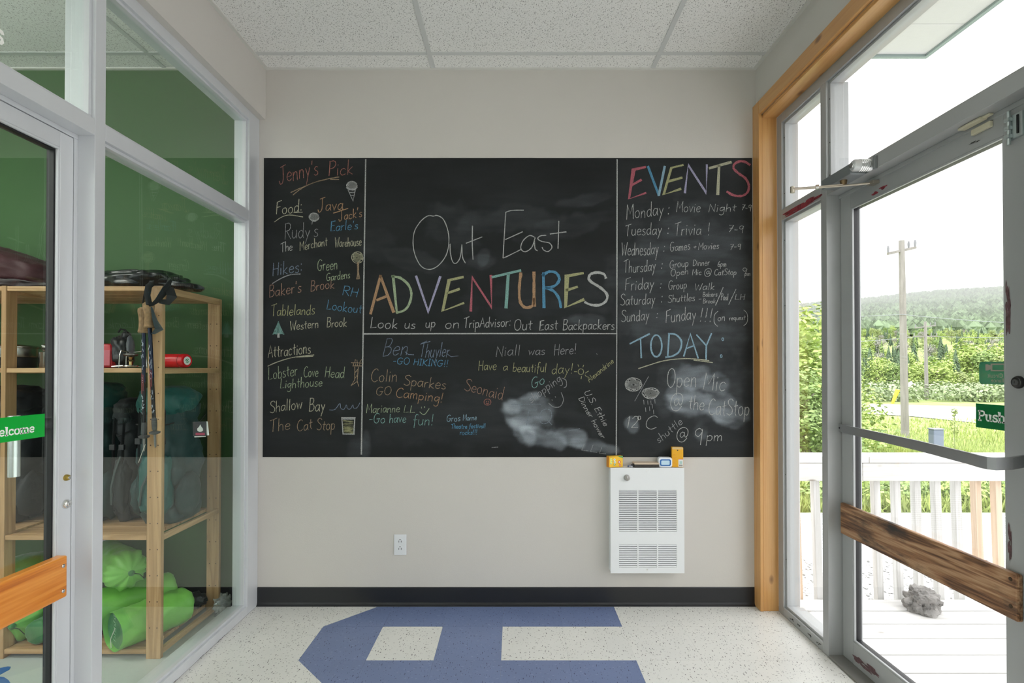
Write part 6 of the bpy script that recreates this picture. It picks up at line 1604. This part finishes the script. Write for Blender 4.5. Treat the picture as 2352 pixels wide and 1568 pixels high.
# near trees at the left edge of the view, seen through the side light
for k, (i, px, d, h, wd) in enumerate(((7, 1834, 15.0, 3.7, 1.5), (8, 1868, 16.5, 3.5, 1.5), (7, 1806, 14., 4.2, 1.5), (8, 1858, 13.0, 2.3, 1.7), (8, 1828, 12.0, 2.3, 1.7), (7, 1890, 19., 3.7, 1.4))):
    place(i, px, d, h, NEARL[k], None, wd)
# trees and scrub just beyond the road: bright rounded bushes and dark conifers
rt = random.Random(31)
GL = {0: ('bright green rounded tree in the row beyond the road', 'bright rounded trees beyond the road'), 1: ('mid green leafy tree in the wood beyond the road', 'mid green trees beyond the road'),
      2: ('olive green leafy tree in the wood beyond the road', 'olive trees beyond the road'), 3: ('dark spruce in the wood beyond the road', 'dark spruces beyond the road'),
      4: ('slim dark spruce in the wood beyond the road', 'slim spruces beyond the road'), 5: ('grey bare looking tree in the wood beyond the road', 'grey bare trees beyond the road'), 6: ('slim green spruce in the wood beyond the road', 'green spruces beyond the road')}
def put(i, px, d, h, wd=1.): place(i, px, d, h, GL[i][0], GL[i][1], wd)
FRONT = []
for px, d, h, i, wd in ((1985, 62, 6.2, 3, 1.4), (1998, 66, 7.5, 3, 1.2), (2012, 60, 6.0, 0, 1.2), (2032, 63, 5.6, 0, 1.3), (2050, 60, 5.0, 1, 1.4), (2064, 66, 7.0, 3, 1.1), (2088, 60, 4.8, 0, 1.6), (2112, 63, 5.2, 0, 1.4), (2130, 60, 4.6, 2, 1.6),
                        (2152, 58, 5.4, 0, 1.6), (2172, 62, 5.6, 0, 1.4), (2195, 66, 7.2, 3, 1.1), (2212, 70, 7.8, 0, 1.4), (2236, 68, 7.4, 0, 1.4), (2262, 66, 6.6, 1, 1.4), (2285, 70, 7.6, 0, 1.4), (2305, 64, 6.2, 2, 1.5), (2330, 66, 7., 0, 1.4), (1965, 60, 5.5, 1, 1.4), (2205, 60, 3.6, 2, 1.9), (2250, 60, 3.4, 0, 1.9), (2295, 59, 3.2, 2, 1.9)):
    FRONT.append((px, i, place(i, px, d, h * .70, 'x', 'front row of trees beyond the road', wd)))
KN = {0: 'bright rounded tree', 1: 'mid green tree', 2: 'olive bush', 3: 'dark spruce'}
for kk in KN:
    for side, sel in (('left', [f for f in FRONT if f[1] == kk and f[0] < 2128]), ('right', [f for f in FRONT if f[1] == kk and f[0] >= 2128])):
        sel.sort(key=lambda f: abs(f[0] - 2128))
        for n_, f in enumerate(sel): f[2]['label'] = '%s, front row, %s of its kind %s of the small pole' % (KN[kk], ORD[n_], side)
for k in range(262):
    px = rt.uniform(1830, 2380); d = 70 + 125 * rt.random() ** 1.1
    q = rt.random(); i = 3 if q < .22 else 4 if q < .40 else 5 if q < .52 else 0 if q < .70 else 1 if q < .83 else 6 if q < .90 else 2
    h = rt.uniform(3.0, 4.8) if i in (3, 4, 6) else rt.uniform(2.6, 4.2)
    put(i, px, d, h, rt.uniform(1.0, 1.35))
# low scrub in front of the wood, past the road
mb = MB(); rr = random.Random(77)
for k in range(330):
    px = rr.uniform(1820, 2400); d = rr.uniform(46, 56); x = (px - 1181) / CF * d; y = d - CD; z = gz(x, y)
    lobes = [(x, y, z + .7, rr.uniform(.6, 1.3), rr.uniform(.5, 1.1))]
    leafcloud(mb, rr, lobes, 60, .17)
mb.build('roadside_scrub', leafmat('leaf_scrub', (.31, .38, .21)), label='low grey green scrub along the far side of the road', cat='scrub', kind='stuff')
# far wooded hill: too many trees to count
mb = MB(); rr = random.Random(99)
for k in range(15000):
    d = 190 + 310 * rr.random(); q = rr.uniform(.47, 1.04); x = q * d; y = d - CD; z = gz(x, y); h = rr.uniform(3.2, 6.2); w_ = h * rr.uniform(.30, .55)
    a0 = rr.uniform(0, 6); n = 5; base = [mb.bm.verts.new((x + w_ * math.cos(a0 + 6.283 * t / n), y + w_ * math.sin(a0 + 6.283 * t / n), z + h * .15)) for t in range(n)]
    mid = [mb.bm.verts.new((x + w_ * .8 * math.cos(a0 + .6 + 6.283 * t / n), y + w_ * .8 * math.sin(a0 + .6 + 6.283 * t / n), z + h * .6)) for t in range(n)]
    tp_ = mb.bm.verts.new((x, y, z + h))
    for t in range(n):
        mb.bm.faces.new((base[t], base[(t + 1) % n], mid[(t + 1) % n], mid[t])); mb.bm.faces.new((mid[t], mid[(t + 1) % n], tp_))
mb.build('hill_forest', leafmat('leaf_hill', (.14, .19, .11), .5), label='dense forest covering the far hill', cat='forest', kind='stuff')
# grass on the slope
mb = MB(); rr = random.Random(55)
for k in range(30000):
    d = 6.4 + 24 * rr.random() ** 1.5; q = rr.uniform(.44, 1.04); x = q * d; y = d - CD
    if d > 24 and rr.random() < .5: continue
    z = gz(x, y); h = rr.uniform(.10, .26) * (1 if d < 12 else 1.1); w_ = rr.uniform(.006, .014) * (1 + d * .06); a = rr.uniform(0, 3.14); l = Vector((rr.uniform(-.1, .1), rr.uniform(-.1, .1), 0))
    dx = Vector((math.cos(a), math.sin(a), 0)) * w_; p = Vector((x, y, z))
    if p.z > -1.62 or True: mb.bm.faces.new([mb.bm.verts.new(v) for v in (p - dx, p + dx, p + l + Z_ * h)])
mb.build('tall_grass', leafmat('grass_blade', (.36, .43, .14), .35), label='tall bright grass on the slope beyond the yard', cat='grass', kind='stuff')
# leafy weeds at the edge of the yard
for k in range(26):
    rr = random.Random(200 + k); px = 1830 + k * 20 + rr.uniform(-6, 6); d = rr.uniform(6.5, 7.4); x = (px - 1181) / CF * d; y = d - CD; z = gz(x, y)
    h = rr.uniform(.28, .5)
    lobes = [(x + rr.uniform(-.1, .1), y + rr.uniform(-.1, .1), z + h * rr.uniform(.3, .8), .15, .13) for _ in range(4)]
    mb = MB(); leafcloud(mb, rr, lobes, 170, .034)
    w_ = empty('leafy_weed', (x, y, z), 'leafy weed at the gravel edge behind the railing, %s from the left' % ORD[k], 'plant', 'weeds along the gravel edge')
    mb.build('leaves', LF[1] if k % 3 else LF[0], w_)
    mb = MB()
    MB().tube([(x, y, z - .03), (x + .02, y, z + h * .5), (x, y, z + h)], [.006, .004, .002], 5).build('stem', LF[2], w_)
# tall seed stalk
p = W(2192, 990, 11.5)
sk = empty('weed_stalk', (p.x, p.y, gz(p.x, p.y)), 'tall dry weed stalk standing alone in the grass', 'plant')
MB().tube([(p.x, p.y, gz(p.x, p.y) - .05), (p.x + .01, p.y, p.z + .2), (p.x, p.y, p.z + .40)], [.012, .010, .006], 6).build('stem', LF[2], sk)
mb = MB(); leafcloud(mb, random.Random(4), [(p.x, p.y, p.z + .42, .06, .10), (p.x, p.y, p.z + .1, .10, .2)], 120, .03); mb.build('seed_head', LF[2], sk)

# ---- utility poles and wires
PW = mat('grey_pole_wood', (.27, .25, .24), .9, var=.18, vscale=10, stretch=(1, 1, .1))
def upole(px, d, ytop, r, arms, label, dbl=False):
    x = (px - 1181) / CF * d; y = d - CD; z0_ = gz(x, y); zt = CH + (845 - ytop) / CF * d
    t = empty('utility_pole', (x, y, z0_), label, 'utility pole')
    lx = -.012 * (zt - z0_)
    MB().tube([(x, y, z0_ - .1), (x + lx * .5, y, (z0_ + zt) / 2), (x + lx, y, zt)], [r, r * .86, r * .68], 16).build('pole_shaft', PW, t, smooth=True)
    for (ya, hw, sk_) in arms:
        za = CH + (845 - ya) / CF * d; xx = x + lx
        MB().box((xx - hw, y - .055, za - .05), (xx + hw, y + .055, za + .05), 0, Matrix.Rotation(sk_, 3, 'Y')).build('crossarm', PW, t)
        for f in (-.95, 0 if za > zt - .3 else .5, .95):
            zz_ = za - math.sin(sk_) * hw * f
            MB().tube([(xx + hw * f, y, zz_ + .05), (xx + hw * f, y, zz_ + .22), (xx + hw * f, y, zz_ + .34)], [.035, .05, .03], 8).build('insulator', mat('insulator_grey', (.22, .22, .24), .4), t, smooth=True)
    return t
up1 = upole(2078, 22.5, 552, .155, [(575, .62, -.22)], 'nearest tall grey utility pole, in front of the road')
up2 = upole(2128, 50, 738, .17, [(772, 1.15, 0), (750, 1.0, -.12)], 'smaller utility pole beyond the road')
WIRE = mat('wire_grey', (.30, .32, .35), .6)
def wire(A, B, sag, r, label):
    A = Vector(A); B = Vector(B); pts = [A + (B - A) * (k / 12) - Z_ * sag * 4 * (k / 12) * (1 - k / 12) for k in range(13)]
    MB().tube(pts, r, 5).build('overhead_wire', WIRE, None, label, 'wire')
wire(W(1600, 738, 30), W(2072, 722, 22.4), .05, .012, 'overhead wire running left from the nearest pole')
wire(W(2072, 722, 22.4), W(2400, 745, 20), .05, .012, 'overhead wire running right from the nearest pole')
wire(W(2128, 772, 50), W(2450, 774, 50), .1, .02, 'overhead wire running right from the smaller pole')
wire(W(1700, 800, 52), W(2128, 772, 50), .1, .02, 'overhead wire running left from the smaller pole')
# guy guard, sign, marker
yg = MB().tube([W(2049, 928, 44), W(2062, 895, 44)], [.10, .17], 8).build('guy_wire_guard', mat('guard_yellow', (.85, .48, .03), .5), None, 'slanted yellow guy wire guard by the road left of the pole', 'guard')
sg = empty('road_sign', W(2086, 922, 45), 'small pale road sign just right of the nearest pole', 'sign')
a = W(2086, 884, 45)
MB().box((a.x - .42, a.y - .02, a.z - .14), (a.x + .42, a.y + .02, a.z + .14), 0, Matrix.Rotation(-.6, 3, 'Y')).build('sign_panel', WHITEP, sg)
MB().tube([(a.x, a.y + .05, -1.75), (a.x, a.y + .05, a.z)], .04, 6).build('sign_post', PW, sg)
p = W(2150, 1003, 14.2); zg = gz(p.x, p.y)
ub = empty('utility_box', (p.x, p.y, zg), 'small blue grey utility box standing in the grass', 'box')
MB().box((p.x - .14, p.y - .1, zg - .05), (p.x + .14, p.y + .1, p.z + .20), .02).build('box_body', mat('utility_box_blue', (.20, .23, .34), .6), ub)
MB().box((p.x - .15, p.y - .11, p.z + .20), (p.x + .15, p.y + .11, p.z + .235), .01).build('box_lid', mat('utility_box_lid', (.3, .32, .4), .6), ub)

# ---- moist haze in front of the far hill
hz = bx('haze', (60, 196, -30), (620, 640, 260), None, label='thin overcast haze before the far hill', cat='haze', kind='stuff')
m = bpy.data.materials.new('thin_haze'); m.use_nodes = True; nt = m.node_tree; nt.nodes.clear()
o_ = nd(nt, 'ShaderNodeOutputMaterial'); vs_ = nd(nt, 'ShaderNodeVolumeScatter'); vs_.inputs['Color'].default_value = (.97, .99, 1, 1); vs_.inputs['Density'].default_value = .0026
nt.links.new(vs_.outputs[0], o_.inputs['Volume']); hz.data.materials.append(m)

for o in bpy.data.objects:
    if '_loc' in o: del o['_loc']
